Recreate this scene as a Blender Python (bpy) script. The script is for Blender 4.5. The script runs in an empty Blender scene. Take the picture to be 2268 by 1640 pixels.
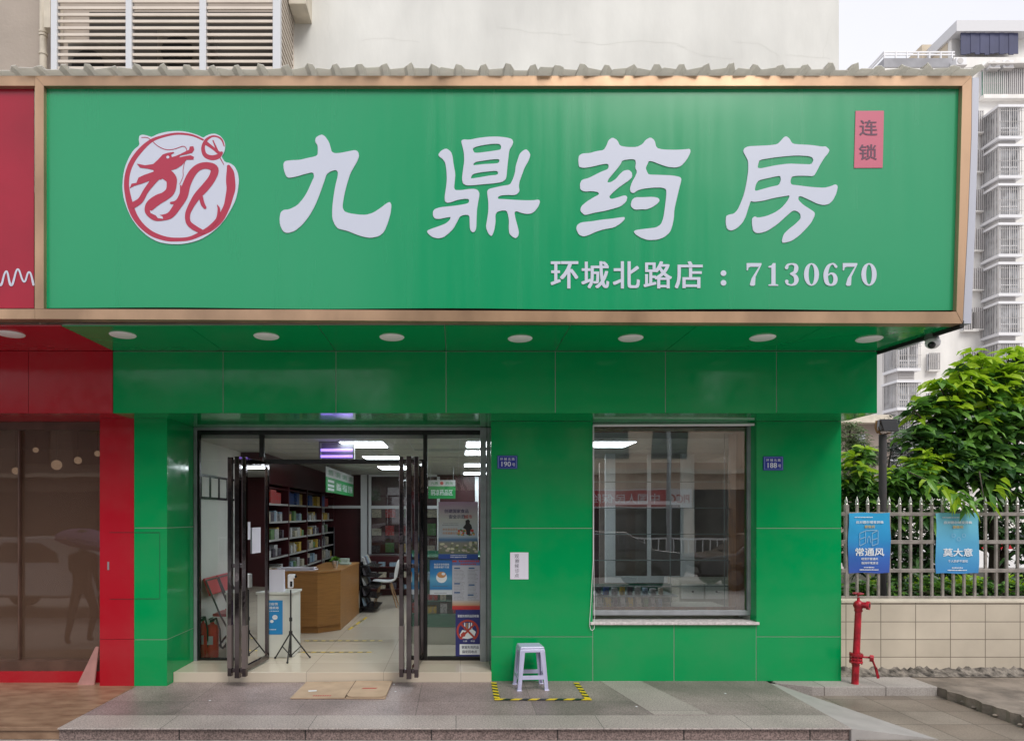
import bpy, math, random
from mathutils import Vector, Matrix
from mathutils.geometry import tessellate_polygon
R = math.radians
sc = bpy.context.scene
C = sc.collection
random.seed(7)
# ---------------------------------------------------------------- camera
EZ = 1.834            # eye height above the road; the shop front is parallel to the picture plane
cam = bpy.data.objects.new('camera', bpy.data.cameras.new('camera')); C.objects.link(cam)
cam.location = (0, 0, EZ); cam.rotation_euler = (R(90), 0, 0)
cam.data.sensor_width = 36; cam.data.lens = 1500 / 2268 * 36
cam.data.shift_x = 124 / 2268; cam.data.shift_y = 320 / 2268
cam.data.clip_start = 0.05; cam.data.clip_end = 600
sc.camera = cam
# ---------------------------------------------------------------- world and sun (bright overcast)
w = bpy.data.worlds.new("World"); sc.world = w; w.use_nodes = True
nt = w.node_tree; nt.nodes.clear()
sky = nt.nodes.new('ShaderNodeTexSky'); sky.sky_type = 'NISHITA'; sky.sun_disc = False
sky.sun_elevation = R(47); sky.sun_rotation = R(156); sky.dust_density = 4
tc = nt.nodes.new('ShaderNodeTexCoord'); ns = nt.nodes.new('ShaderNodeTexNoise'); ns.inputs['Scale'].default_value = 2.2; ns.inputs['Detail'].default_value = 5
cr = nt.nodes.new('ShaderNodeValToRGB')
cr.color_ramp.elements[0].position = .3; cr.color_ramp.elements[0].color = (8.1, 8.15, 9.0, 1)
cr.color_ramp.elements[1].position = .62; cr.color_ramp.elements[1].color = (9.2, 9.2, 9.5, 1)
mx = nt.nodes.new('ShaderNodeMix'); mx.data_type = 'RGBA'; mx.inputs[0].default_value = .93
bg = nt.nodes.new('ShaderNodeBackground'); bg.inputs[1].default_value = .1
wo = nt.nodes.new('ShaderNodeOutputWorld')
nt.links.new(tc.outputs['Generated'], ns.inputs['Vector']); nt.links.new(ns.outputs['Fac'], cr.inputs[0])
nt.links.new(sky.outputs[0], mx.inputs[6]); nt.links.new(cr.outputs[0], mx.inputs[7])
nt.links.new(mx.outputs[2], bg.inputs[0]); nt.links.new(bg.outputs[0], wo.inputs[0])
sun = bpy.data.objects.new('sun', bpy.data.lights.new('sun', 'SUN')); C.objects.link(sun)
sun.data.energy = 1.9; sun.data.angle = R(28); sun.data.color = (1, .96, .9)
sun.rotation_euler = (R(43), 0, R(24))
sun.location = (0, -5, 30)
sc.view_settings.view_transform = 'Standard'; sc.view_settings.look = 'None'
sc.view_settings.exposure = 0.22; sc.view_settings.gamma = 1

# ---------------------------------------------------------------- materials
def mat(name, col, rough=.5, metal=0, var=0, vs=6, bump=0, bs=60, spec=.5, emit=None, es=1, stretch=None, col2=None, coat=0, det=4, lo=.35, hi=.65, alpha=None):
    m = bpy.data.materials.new(name); m.use_nodes = True
    n = m.node_tree.nodes; l = m.node_tree.links; p = n['Principled BSDF']
    p.inputs['Base Color'].default_value = (*col, 1); p.inputs['Roughness'].default_value = rough
    p.inputs['Metallic'].default_value = metal; p.inputs['Specular IOR Level'].default_value = spec
    p.inputs['Coat Weight'].default_value = coat; p.inputs['Coat Roughness'].default_value = .04
    if emit: p.inputs['Emission Color'].default_value = (*emit, 1); p.inputs['Emission Strength'].default_value = es
    t = None
    if var or bump or col2:
        t = n.new('ShaderNodeTexCoord'); mp = n.new('ShaderNodeMapping'); l.new(t.outputs['Object'], mp.inputs[0])
        if stretch: mp.inputs['Scale'].default_value = stretch
    if var or col2:
        z = n.new('ShaderNodeTexNoise'); z.inputs['Scale'].default_value = vs; z.inputs['Detail'].default_value = det
        l.new(mp.outputs[0], z.inputs['Vector']); r = n.new('ShaderNodeValToRGB'); l.new(z.outputs['Fac'], r.inputs[0])
        r.color_ramp.elements[0].position = lo; r.color_ramp.elements[1].position = hi
        a = tuple(c * (1 - var) for c in col); b = col2 or tuple(min(1, c * (1 + var)) for c in col)
        r.color_ramp.elements[0].color = (*a, 1); r.color_ramp.elements[1].color = (*b, 1)
        l.new(r.outputs[0], p.inputs['Base Color'])
    if bump:
        z2 = n.new('ShaderNodeTexNoise'); z2.inputs['Scale'].default_value = bs; z2.inputs['Detail'].default_value = 5
        l.new(mp.outputs[0], z2.inputs['Vector']); bp = n.new('ShaderNodeBump'); bp.inputs['Strength'].default_value = bump; bp.inputs['Distance'].default_value = .02
        l.new(z2.outputs['Fac'], bp.inputs['Height']); l.new(bp.outputs[0], p.inputs['Normal'])
    return m
def glass(name, tint=(1, 1, 1), add=.03, rough=.0, wav=0, dust=0, dcol=(.5, .42, .33)):
    m = bpy.data.materials.new(name); m.use_nodes = True; n = m.node_tree.nodes; l = m.node_tree.links; n.clear()
    o = n.new('ShaderNodeOutputMaterial'); x = n.new('ShaderNodeMixShader'); t = n.new('ShaderNodeBsdfTransparent'); g = n.new('ShaderNodeBsdfGlossy')
    t.inputs[0].default_value = (*tint, 1); g.inputs['Roughness'].default_value = rough
    f = n.new('ShaderNodeFresnel'); f.inputs[0].default_value = 1.5; ad = n.new('ShaderNodeMath'); ad.inputs[1].default_value = add
    l.new(f.outputs[0], ad.inputs[0]); l.new(ad.outputs[0], x.inputs[0]); l.new(t.outputs[0], x.inputs[1]); l.new(g.outputs[0], x.inputs[2]); l.new(x.outputs[0], o.inputs[0])
    if dust:
        df = n.new('ShaderNodeBsdfDiffuse'); df.inputs[0].default_value = (*dcol, 1); x2 = n.new('ShaderNodeMixShader'); x2.inputs[0].default_value = dust
        l.new(x.outputs[0], x2.inputs[1]); l.new(df.outputs[0], x2.inputs[2]); l.new(x2.outputs[0], o.inputs[0])
    if wav:
        tc = n.new('ShaderNodeTexCoord'); z = n.new('ShaderNodeTexNoise'); z.inputs['Scale'].default_value = 1.3; b = n.new('ShaderNodeBump'); b.inputs['Strength'].default_value = wav; b.inputs['Distance'].default_value = .02
        l.new(tc.outputs['Object'], z.inputs['Vector']); l.new(z.outputs['Fac'], b.inputs['Height']); l.new(b.outputs[0], g.inputs['Normal'])
    return m
def leafmat(name, c, c2, tr=.3):
    m = bpy.data.materials.new(name); m.use_nodes = True; n = m.node_tree.nodes; l = m.node_tree.links; p = n['Principled BSDF']; o = n['Material Output']
    gi = n.new('ShaderNodeNewGeometry'); r = n.new('ShaderNodeValToRGB'); l.new(gi.outputs['Random Per Island'], r.inputs[0])
    r.color_ramp.elements[0].color = (*c, 1); r.color_ramp.elements[1].color = (*c2, 1)
    l.new(r.outputs[0], p.inputs['Base Color']); p.inputs['Roughness'].default_value = .38
    t = n.new('ShaderNodeBsdfTranslucent'); x = n.new('ShaderNodeMixShader'); x.inputs[0].default_value = tr
    l.new(r.outputs[0], t.inputs[0]); l.new(p.outputs[0], x.inputs[1]); l.new(t.outputs[0], x.inputs[2]); l.new(x.outputs[0], o.inputs[0])
    return m
def tilemat(name, c1, c2, mortar, bw, bh, off=0, ms=.008, rough=.6, var=.12, rot=(0, 0, 0), loc=(0, 0, 0), speck=0, bump=.2):
    """brick texture sized in metres; with optional fine speckle"""
    m = bpy.data.materials.new(name); m.use_nodes = True; n = m.node_tree.nodes; l = m.node_tree.links; p = n['Principled BSDF']
    t = n.new('ShaderNodeTexCoord'); mp = n.new('ShaderNodeMapping'); mp.inputs['Rotation'].default_value = rot; mp.inputs['Location'].default_value = loc
    b = n.new('ShaderNodeTexBrick'); b.offset = off; b.inputs['Scale'].default_value = 1; b.inputs['Brick Width'].default_value = bw; b.inputs['Row Height'].default_value = bh
    b.inputs['Mortar Size'].default_value = ms; b.inputs['Mortar Smooth'].default_value = .2; b.inputs['Color1'].default_value = (*c1, 1); b.inputs['Color2'].default_value = (*c2, 1); b.inputs['Mortar'].default_value = (*mortar, 1)
    l.new(t.outputs['Object'], mp.inputs[0]); l.new(mp.outputs[0], b.inputs['Vector'])
    z = n.new('ShaderNodeTexNoise'); z.inputs['Scale'].default_value = 1.7; z.inputs['Detail'].default_value = 6; l.new(t.outputs['Object'], z.inputs['Vector'])
    r = n.new('ShaderNodeMapRange'); r.inputs[1].default_value = .3; r.inputs[2].default_value = .7; r.inputs[3].default_value = 1 - var; r.inputs[4].default_value = 1 + var; l.new(z.outputs['Fac'], r.inputs[0])
    mu = n.new('ShaderNodeMix'); mu.data_type = 'RGBA'; mu.blend_type = 'MULTIPLY'; mu.inputs[0].default_value = 1
    l.new(b.outputs['Color'], mu.inputs[6]); l.new(r.outputs[0], mu.inputs[7]); out = mu.outputs[2]
    if speck:
        z2 = n.new('ShaderNodeTexNoise'); z2.inputs['Scale'].default_value = 75; z2.inputs['Detail'].default_value = 3; z2.inputs['Roughness'].default_value = .7; l.new(t.outputs['Object'], z2.inputs['Vector'])
        r2 = n.new('ShaderNodeMapRange'); r2.inputs[1].default_value = .38; r2.inputs[2].default_value = .62; r2.inputs[3].default_value = 1 - speck; r2.inputs[4].default_value = 1 + speck; l.new(z2.outputs['Fac'], r2.inputs[0])
        m2 = n.new('ShaderNodeMix'); m2.data_type = 'RGBA'; m2.blend_type = 'MULTIPLY'; m2.inputs[0].default_value = 1; l.new(out, m2.inputs[6]); l.new(r2.outputs[0], m2.inputs[7]); out = m2.outputs[2]
    l.new(out, p.inputs['Base Color']); p.inputs['Roughness'].default_value = rough
    if bump:
        bp = n.new('ShaderNodeBump'); bp.inputs['Strength'].default_value = bump; bp.inputs['Distance'].default_value = .004; bp.invert = True; l.new(b.outputs['Fac'], bp.inputs['Height']); l.new(bp.outputs[0], p.inputs['Normal'])
    return m
def paint(name, col, rough=.09, wav=.1, sp=.5):        # glossy composite panel, slightly wavy so that reflections swim
    m = mat(name, col, rough, spec=sp)
    n = m.node_tree.nodes; l = m.node_tree.links; p = n['Principled BSDF']
    t = n.new('ShaderNodeTexCoord'); z = n.new('ShaderNodeTexNoise'); z.inputs['Scale'].default_value = 1.6; z.inputs['Detail'].default_value = 1.5
    b = n.new('ShaderNodeBump'); b.inputs['Strength'].default_value = wav; b.inputs['Distance'].default_value = .03
    l.new(t.outputs['Object'], z.inputs['Vector']); l.new(z.outputs['Fac'], b.inputs['Height']); l.new(b.outputs[0], p.inputs['Normal'])
    z2 = n.new('ShaderNodeTexNoise'); z2.inputs['Scale'].default_value = 9; z2.inputs['Detail'].default_value = 6; l.new(t.outputs['Object'], z2.inputs['Vector'])
    z4 = n.new('ShaderNodeTexNoise'); z4.inputs['Scale'].default_value = 1.3; z4.inputs['Detail'].default_value = 9; z4.inputs['Roughness'].default_value = .65; l.new(t.outputs['Object'], z4.inputs['Vector'])
    r4 = n.new('ShaderNodeMapRange'); r4.inputs[1].default_value = .45; r4.inputs[2].default_value = .8; r4.inputs[3].default_value = 0; r4.inputs[4].default_value = .12; l.new(z4.outputs['Fac'], r4.inputs[0])
    m4 = n.new('ShaderNodeMix'); m4.data_type = 'RGBA'; m4.inputs[6].default_value = (*col, 1); m4.inputs[7].default_value = (.22, .2, .17, 1); l.new(r4.outputs[0], m4.inputs[0]); l.new(m4.outputs[2], p.inputs['Base Color'])
    r = n.new('ShaderNodeMapRange'); r.inputs[1].default_value = .35; r.inputs[2].default_value = .75; r.inputs[3].default_value = rough; r.inputs[4].default_value = rough + .1
    l.new(z2.outputs['Fac'], r.inputs[0]); l.new(r.outputs[0], p.inputs['Roughness'])
    return m
M = {}
M['green'] = paint('green_panel', (.0003, .31, .087), .06, sp=.36)
M['red'] = paint('red_panel', (.42, .006, .018), .16)
M['seam'] = mat('pale_sealant', (.42, .45, .4), .7)
M['redseam'] = mat('dark_red_sealant', (.12, .004, .006), .7)
M['signgreen'] = None
M['copper'] = mat('champagne_aluminium', (.46, .30, .19), .3, metal=.55, var=.22, vs=2.2, bump=.08, bs=5, stretch=(1, 1, .5), det=6)
M['lilac'] = mat('pale_grey_cladding', (.5, .52, .6), .4, metal=.2)
M['dark'] = mat('black_gap', (.01, .01, .01), .8)
M['film'] = mat('white_vinyl', (.58, .62, .74), .35)
M['logored'] = mat('red_vinyl', (.42, .03, .07), .35)
M['tagred'] = mat('faded_red_vinyl', (.58, .14, .21), .3)
M['tagink'] = mat('dark_ink', (.12, .05, .09), .5)
M['plaster'] = mat('white_render', (.73, .73, .70), .85, var=.10, vs=1.6, bump=.2, bs=10, stretch=(1, 1, .4), det=8)
M['beige'] = mat('beige_render', (.42, .36, .31), .85, var=.06, vs=2, bump=.15, bs=30)
M['slat'] = mat('cream_slat', (.72, .64, .56), .45, var=.05, vs=3)
M['post'] = mat('white_aluminium', (.68, .70, .74), .4)
M['fibre'] = mat('weathered_fibreglass', (.55, .54, .50), .6, var=.25, vs=5, bump=.2, bs=20, stretch=(1, .3, 1), det=7)
_n = M['fibre'].node_tree.nodes; _l = M['fibre'].node_tree.links; _t = _n.new('ShaderNodeBsdfTranslucent'); _t.inputs[0].default_value = (.78, .77, .72, 1); _x = _n.new('ShaderNodeMixShader'); _x.inputs[0].default_value = .6
_l.new(_n['Principled BSDF'].outputs[0], _x.inputs[1]); _l.new(_t.outputs[0], _x.inputs[2]); _l.new(_x.outputs[0], _n['Material Output'].inputs[0])
M['granite'] = tilemat('grey_granite_paving', (.22, .172, .172), (.285, .228, .222), (.13, .11, .105), 1.05, 1.3, 0, .003, .45, .3, loc=(.35, .2, 0), speck=.38, bump=.15)
M['granlight'] = tilemat('light_granite_strip', (.34, .295, .28), (.385, .335, .315), (.15, .14, .13), 1.2, 1, 0, .004, .5, .15, speck=.34, bump=.1)
M['riser'] = tilemat('speckled_brown_granite', (.20, .15, .14), (.23, .17, .16), (.03, .025, .025), 1.03, 2, 0, .006, .4, .1, loc=(.2, 0, 0), speck=.55, bump=.2)
M['brownstone'] = mat('brown_marble', (.25, .14, .085), .35, var=.3, vs=7, col2=(.38, .25, .165), bump=.05, bs=16, stretch=(.7, 1.5, 1), det=6, lo=.25, hi=.75)
M['road'] = mat('pale_concrete', (.42, .39, .37), .8, var=.15, vs=8, bump=.3, bs=60, det=8)
M['ramp'] = mat('pale_grey_slab', (.37, .35, .34), .6, var=.08, vs=5, bump=.1, bs=80)
M['paving'] = tilemat('wet_brown_paving', (.19, .155, .125), (.25, .215, .18), (.07, .055, .045), .42, .4, 0, .005, .4, .3, loc=(.1, .1, 0), speck=.2)
M['kerb'] = tilemat('kerb_stone', (.33, .3, .285), (.37, .34, .32), (.15, .13, .12), .62, 2, 0, .006, .7, .2, speck=.15)
M['slab'] = mat('weathered_concrete', (.21, .175, .145), .7, var=.35, vs=4, bump=.6, bs=22, det=9)
M['mortar'] = mat('rough_mortar', (.17, .15, .13), .95, var=.75, vs=14, bump=1, bs=40, det=9)
M['walltile'] = tilemat('cream_wall_tile', (.50, .44, .355), (.55, .485, .395), (.17, .14, .11), .378, .191, 0, .0045, .5, .14, rot=(R(90), 0, 0))
M['cap'] = mat('cream_coping', (.62, .56, .46), .6, var=.1, vs=6)
M['steel'] = mat('dull_stainless', (.34, .31, .285), .38, metal=.5, var=.2, vs=12)
M['spear'] = mat('polished_steel', (.72, .7, .66), .2, metal=.9)
M['chrome'] = mat('black_chrome', (.16, .14, .145), .07, metal=1, var=.3, vs=3, bump=.12, bs=5)
M['black'] = mat('black_frame', (.008, .008, .009), .25)
M['alu'] = mat('grey_aluminium', (.36, .38, .41), .35, metal=.4, var=.1, vs=8)
M['steptile'] = tilemat('cream_porcelain', (.56, .49, .40), (.6, .53, .43), (.35, .31, .26), .8, .8, 0, .003, .13, .04, loc=(.25, .47, 0), bump=.05)
M['glass'] = glass('shop_glass', (.975, .985, .98), .01)
M['winglass'] = glass('window_glass', (.92, .94, .94), .13, wav=.05)
M['brownglass'] = glass('dusty_brown_glass', (.75, .66, .58), .06, rough=.02, wav=.06, dust=.26, dcol=(.33, .205, .145))
M['whitepaint'] = mat('white_wall_paint', (.62, .63, .6), .7, var=.04, vs=2)
M['maroon'] = mat('maroon_laminate', (.055, .008, .011), .35, var=.1, vs=3)
M['ceil'] = mat('grey_ceiling_tile', (.42, .43, .4), .8)
M['panel'] = mat('lit_ceiling_panel', (.9, .9, .9), .5, emit=(.86, .95, 1), es=10)
M['uv'] = mat('uv_tube', (.5, .3, .9), .5, emit=(.34, .2, 1), es=1.9)
M['globe'] = mat('dim_globe', (.8, .75, .7), .4, emit=(1, .85, .7), es=.45)
M['lampwhite'] = mat('white_diffuser', (.86, .84, .84), .4)
M['counter'] = mat('oak_laminate', (.30, .135, .035), .4, var=.12, vs=5, stretch=(1, 1, 14), det=6)
M['whitebox'] = mat('white_laminate', (.62, .62, .57), .4, var=.04, vs=4)
M['paper'] = mat('white_paper', (.70, .68, .78), .7)
M['ink'] = mat('grey_ink', (.10, .10, .13), .7)
M['wtext'] = mat('white_print', (.75, .78, .82), .6)
M['stool'] = mat('lilac_plastic', (.50, .50, .70), .33, var=.04, vs=8, coat=.2)
M['tapey'] = mat('yellow_tape', (.78, .56, .02), .4); M['tapek'] = mat('black_tape', (.02, .02, .02), .4)
M['card'] = mat('brown_cardboard', (.44, .32, .22), .85, var=.1, vs=5, bump=.15, bs=9)
M['cardedge'] = mat('dark_cardboard_edge', (.09, .055, .035), .9)
M['redink'] = mat('red_ink', (.42, .05, .04), .7)
M['hyd'] = mat('red_hydrant_paint', (.38, .008, .022), .36, var=.4, vs=14, bump=.25, bs=30, det=7)
M['hydk'] = mat('dark_hydrant_outlet', (.03, .012, .012), .7)
M['blue'] = mat('blue_enamel', (.012, .03, .30), .3); M['bluerim'] = mat('pale_blue_line', (.2, .28, .56), .4)
M['wood'] = mat('brown_wood_trim', (.22, .09, .03), .4, var=.2, vs=4, stretch=(6, 6, .6))
M['white'] = mat('white_enamel', (.72, .72, .74), .4)
M['sill'] = mat('white_stone_sill', (.62, .57, .57), .5, var=.2, vs=30)
M['bark'] = mat('dark_bark', (.055, .042, .03), .9, var=.4, vs=14, bump=.6, bs=30)
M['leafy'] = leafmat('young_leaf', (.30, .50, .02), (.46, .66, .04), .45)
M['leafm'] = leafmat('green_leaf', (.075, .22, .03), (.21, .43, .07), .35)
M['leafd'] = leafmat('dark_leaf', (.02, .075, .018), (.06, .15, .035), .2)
M['leafb'] = leafmat('bluish_leaf', (.03, .06, .05), (.08, .12, .10), .15)
M['leafp'] = leafmat('pale_leaf', (.10, .17, .06), (.2, .26, .12), .25)
M['soil'] = mat('dark_soil', (.035, .035, .02), .95, var=.4, vs=4, bump=.5, bs=12)
M['tower'] = mat('offwhite_tower_render', (.74, .72, .69), .85, var=.10, vs=.8, stretch=(1, 1, .35), det=7)
M['towerg'] = mat('grey_concrete_parapet', (.33, .33, .35), .85, var=.15, vs=.8)
M['towery'] = mat('cream_block', (.55, .47, .36), .85)
M['navy'] = mat('navy_tarpaulin', (.045, .05, .11), .6, var=.15, vs=.6)
M['tglass'] = mat('tower_window_glass', (.22, .23, .25), .2, var=.5, vs=1.5, col2=(.5, .52, .55))
M['tgreen'] = mat('green_window_glass', (.16, .42, .3), .3, var=.25, vs=1.5)
M['grille'] = mat('window_grille', (.50, .48, .47), .5)
M['louv'] = mat('tower_louver', (.48, .46, .45), .6)
M['red2'] = mat('red_metal', (.5, .012, .025), .35); M['ext'] = mat('extinguisher_red', (.8, .012, .015), .3)
M['rubber'] = mat('black_rubber', (.012, .012, .012), .6)
M['carw'] = mat('silver_car_paint', (.5, .51, .52), .2, metal=.5, coat=.6); M['card_'] = mat('dark_car_paint', (.05, .05, .055), .2, metal=.4, coat=.6); M['carwh'] = mat('white_car_paint', (.75, .75, .75), .25, coat=.6)
M['carglass'] = mat('car_glass', (.02, .025, .03), .05)
M['tyre'] = mat('tyre_rubber', (.02, .02, .02), .8)
M['opp'] = mat('tan_facade', (.15, .115, .09), .85, var=.12, vs=.6); M['opp3'] = mat('beige_reflector_facade', (.66, .53, .42), .8, var=.15, vs=.8)  # upper walls kept dark, lower walls pale, to set the mirrored tones
M['opp2'] = mat('pale_facade', (.22, .2, .18), .85, var=.12, vs=.5)
M['oppwin'] = mat('dark_facade_window', (.03, .035, .04), .15)
M['rim'] = mat('dark_wheel_rim', (.08, .08, .085), .5)
M['skin'] = mat('skin', (.45, .27, .19), .5); M['cloth'] = mat('dark_clothing', (.03, .025, .03), .8); M['hair'] = mat('black_hair', (.01, .01, .01), .5)
M['umb'] = mat('purple_umbrella_cloth', (.28, .16, .38), .6)
M['cup'] = mat('steel_cup', (.7, .7, .7), .25, metal=.9)

# sign sheet: satin green acrylic with faint vertical rain streaks
def signmat():
    m = mat('green_sign_sheet', (.0, .31, .122), .30)
    n = m.node_tree.nodes; l = m.node_tree.links; p = n['Principled BSDF']
    t = n.new('ShaderNodeTexCoord'); mp = n.new('ShaderNodeMapping'); mp.inputs['Scale'].default_value = (6, 1, .35); l.new(t.outputs['Object'], mp.inputs[0])
    z = n.new('ShaderNodeTexNoise'); z.inputs['Scale'].default_value = 2; z.inputs['Detail'].default_value = 2; l.new(mp.outputs[0], z.inputs['Vector'])
    r = n.new('ShaderNodeMapRange'); r.inputs[1].default_value = .3; r.inputs[2].default_value = .75; r.inputs[3].default_value = .22; r.inputs[4].default_value = .29
    l.new(z.outputs['Fac'], r.inputs[0]); l.new(r.outputs[0], p.inputs['Roughness'])
    z3 = n.new('ShaderNodeTexNoise'); z3.inputs['Scale'].default_value = .8; l.new(t.outputs['Object'], z3.inputs['Vector'])
    b = n.new('ShaderNodeBump'); b.inputs['Strength'].default_value = .12; b.inputs['Distance'].default_value = .05; l.new(z3.outputs['Fac'], b.inputs['Height']); l.new(b.outputs[0], p.inputs['Normal'])
    p.inputs['IOR'].default_value = 1.62
    return m
M['signgreen'] = signmat()

# ---------------------------------------------------------------- mesh builder
class MB:
    def __init__(s): s.v = []; s.f = []; s.m = []
    def add(s, vs, fs, m=0):
        o = len(s.v); s.v += [tuple(x) for x in vs]; s.f += [tuple(i + o for i in f) for f in fs]; s.m += [m] * len(fs); return s
    def box(s, x0, x1, y0, y1, z0, z1, m=0):
        return s.add([(x0,y0,z0),(x1,y0,z0),(x1,y1,z0),(x0,y1,z0),(x0,y0,z1),(x1,y0,z1),(x1,y1,z1),(x0,y1,z1)],
              [(0,3,2,1),(4,5,6,7),(0,1,5,4),(1,2,6,5),(2,3,7,6),(3,0,4,7)], m)
    def hexa(s, bot, top, m=0):    # two quads (4 pts each)
        return s.add(list(bot) + list(top), [(0,3,2,1),(4,5,6,7),(0,1,5,4),(1,2,6,5),(2,3,7,6),(3,0,4,7)], m)
    def beam(s, a, b, wx, wy, m=0, up=(0, 0, 1)):
        a = Vector(a); b = Vector(b); d = (b - a).normalized(); u = Vector(up)
        if abs(d.dot(u)) > .95: u = Vector((0, 1, 0))
        sx = d.cross(u).normalized() * wx / 2; sy = d.cross(sx).normalized() * wy / 2
        q = lambda p: [p - sx - sy, p + sx - sy, p + sx + sy, p - sx + sy]
        return s.hexa(q(a), q(b), m)
    def cyl(s, a, b, r0, r1=None, n=12, m=0, caps=True):
        r1 = r0 if r1 is None else r1; a = Vector(a); b = Vector(b); d = (b - a).normalized(); u = Vector((0, 0, 1)) if abs(d.z) < .9 else Vector((1, 0, 0))
        p = d.cross(u).normalized(); q = d.cross(p); vs = []
        for c, r in ((a, r0), (b, r1)):
            for i in range(n):
                t = 2 * math.pi * i / n; vs.append(c + p * (r * math.cos(t)) + q * (r * math.sin(t)))
        fs = [(i, (i + 1) % n, n + (i + 1) % n, n + i) for i in range(n)]
        if caps: fs += [tuple(range(n - 1, -1, -1)), tuple(range(n, 2 * n))]
        return s.add(vs, fs, m)
    def tube(s, pts, r, n=8, m=0):
        pts = [Vector(p) for p in pts]
        for i in range(len(pts) - 1):
            ra = r[i] if isinstance(r, (list, tuple)) else r; rb = r[i + 1] if isinstance(r, (list, tuple)) else r
            s.cyl(pts[i], pts[i + 1], ra, rb, n, m)
            if i: s.ball(pts[i], ra, 6, 4, m)
        return s
    def ball(s, c, r, n=12, k=8, m=0, sq=(1, 1, 1)):
        vs = [(c[0], c[1], c[2] + r * sq[2])]
        for j in range(1, k):
            f = math.pi * j / k
            for i in range(n):
                t = 2 * math.pi * i / n; vs.append((c[0] + r * sq[0] * math.sin(f) * math.cos(t), c[1] + r * sq[1] * math.sin(f) * math.sin(t), c[2] + r * sq[2] * math.cos(f)))
        vs.append((c[0], c[1], c[2] - r * sq[2])); fs = []
        for i in range(n):
            fs.append((0, 1 + i, 1 + (i + 1) % n)); fs.append((len(vs) - 1, 1 + (k - 2) * n + (i + 1) % n, 1 + (k - 2) * n + i))
        for j in range(k - 2):
            for i in range(n):
                a = 1 + j * n + i; b = 1 + j * n + (i + 1) % n; fs.append((a, a + n, b + n, b))
        return s.add(vs, fs, m)
    def lathe(s, prof, c, n=20, m=0):     # prof [(r, z)] about a vertical axis at c
        vs = []; 
        for r, z in prof:
            for i in range(n):
                t = 2 * math.pi * i / n; vs.append((c[0] + r * math.cos(t), c[1] + r * math.sin(t), c[2] + z))
        fs = [(j * n + i, j * n + (i + 1) % n, (j + 1) * n + (i + 1) % n, (j + 1) * n + i) for j in range(len(prof) - 1) for i in range(n)]
        return s.add(vs, fs, m)
    def plate(s, polys, y0, y1, m=0):      # polygons (first outer, rest holes) of (x, z) extruded from y0 (front) to y1
        flat = [p for q in polys for p in q]; n = len(flat)
        tr = tessellate_polygon([[Vector((p[0], p[1], 0)) for p in q] for q in polys])
        vs = [(p[0], y0, p[1]) for p in flat]; fs = [tuple(t) for t in tr]
        if y1 is not None:
            vs += [(p[0], y1, p[1]) for p in flat]; o = 0
            for q in polys:
                k = len(q); fs += [(o + i, o + (i + 1) % k, n + o + (i + 1) % k, n + o + i) for i in range(k)]; o += k
        return s.add(vs, fs, m)
    def flat(s, poly, z0, z1, m=0):        # polygon (x, y), extruded z0..z1
        n = len(poly); vs = [(p[0], p[1], z1) for p in poly] + [(p[0], p[1], z0) for p in poly]
        tr = tessellate_polygon([[Vector((p[0], p[1], 0)) for p in poly]])
        fs = [tuple(t) for t in tr] + [tuple(n + i for i in reversed(t)) for t in tr] + [(i, n + i, n + (i + 1) % n, (i + 1) % n) for i in range(n)]
        return s.add(vs, fs, m)
    def quad(s, a, b, c, d, m=0): return s.add([a, b, c, d], [(0, 1, 2, 3)], m)

def wl(o):
    v = Vector((0, 0, 0))
    while o is not None: v += o.location; o = o.parent
    return v
def obj(name, mb, mats, parent=None, label=None, bev=0, smooth=False, base=None):
    if not isinstance(mats, (list, tuple)): mats = [mats]
    off = wl(parent) if parent is not None else Vector(base if base is not None else (0, 0, 0))
    me = bpy.data.meshes.new(name)
    me.from_pydata([(v[0] - off.x, v[1] - off.y, v[2] - off.z) for v in mb.v], [], mb.f)
    for m in mats: me.materials.append(m)
    me.polygons.foreach_set('material_index', mb.m)
    if smooth:
        me.polygons.foreach_set('use_smooth', [True] * len(me.polygons))
    me.update()
    if smooth and smooth != 'all': me.set_sharp_from_angle(angle=R(40))
    o = bpy.data.objects.new(name, me); C.objects.link(o)
    if parent is not None: o.parent = parent
    else: o.location = off
    if label: o['label'] = label
    if bev:
        b = o.modifiers.new('bevel', 'BEVEL'); b.width = bev; b.segments = 2; b.limit_method = 'ANGLE'; b.angle_limit = R(40)
    return o
def thing(name, label, cat, loc=(0, 0, 0), group=None):
    o = bpy.data.objects.new(name, None); C.objects.link(o); o.location = loc; o.empty_display_size = .1
    o['label'] = label; o['category'] = cat
    if group: o['group'] = group
    return o
def solo(name, mb, mats, label, cat, group=None, **k):
    if 'base' not in k and mb.v:
        xs, ys, zs = zip(*mb.v); k['base'] = ((min(xs) + max(xs)) / 2, (min(ys) + max(ys)) / 2, min(zs))
    o = obj(name, mb, mats, None, label, **k); o['category'] = cat
    if group: o['group'] = group
    return o
def struct(name, mb, mats, **k):
    o = obj(name, mb, mats, None, **k); o['kind'] = 'structure'; return o
def W(x, y, Y): return ((x - 1010) * Y / 1500, EZ - (y - 1140) * Y / 1500)   # a picture point (2268 wide) at distance Y -> (X, Z)
def XX(x, Y): return (x - 1010) * Y / 1500
def ZZ(y, Y): return EZ - (y - 1140) * Y / 1500
def rect(mb, x0, x1, y0, y1, Y, th=.01, m=0):      # picture rectangle at distance Y, thickness th behind
    mb.box(XX(x0, Y), XX(x1, Y), Y, Y + th, ZZ(y1, Y), ZZ(y0, Y), m); return mb
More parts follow.
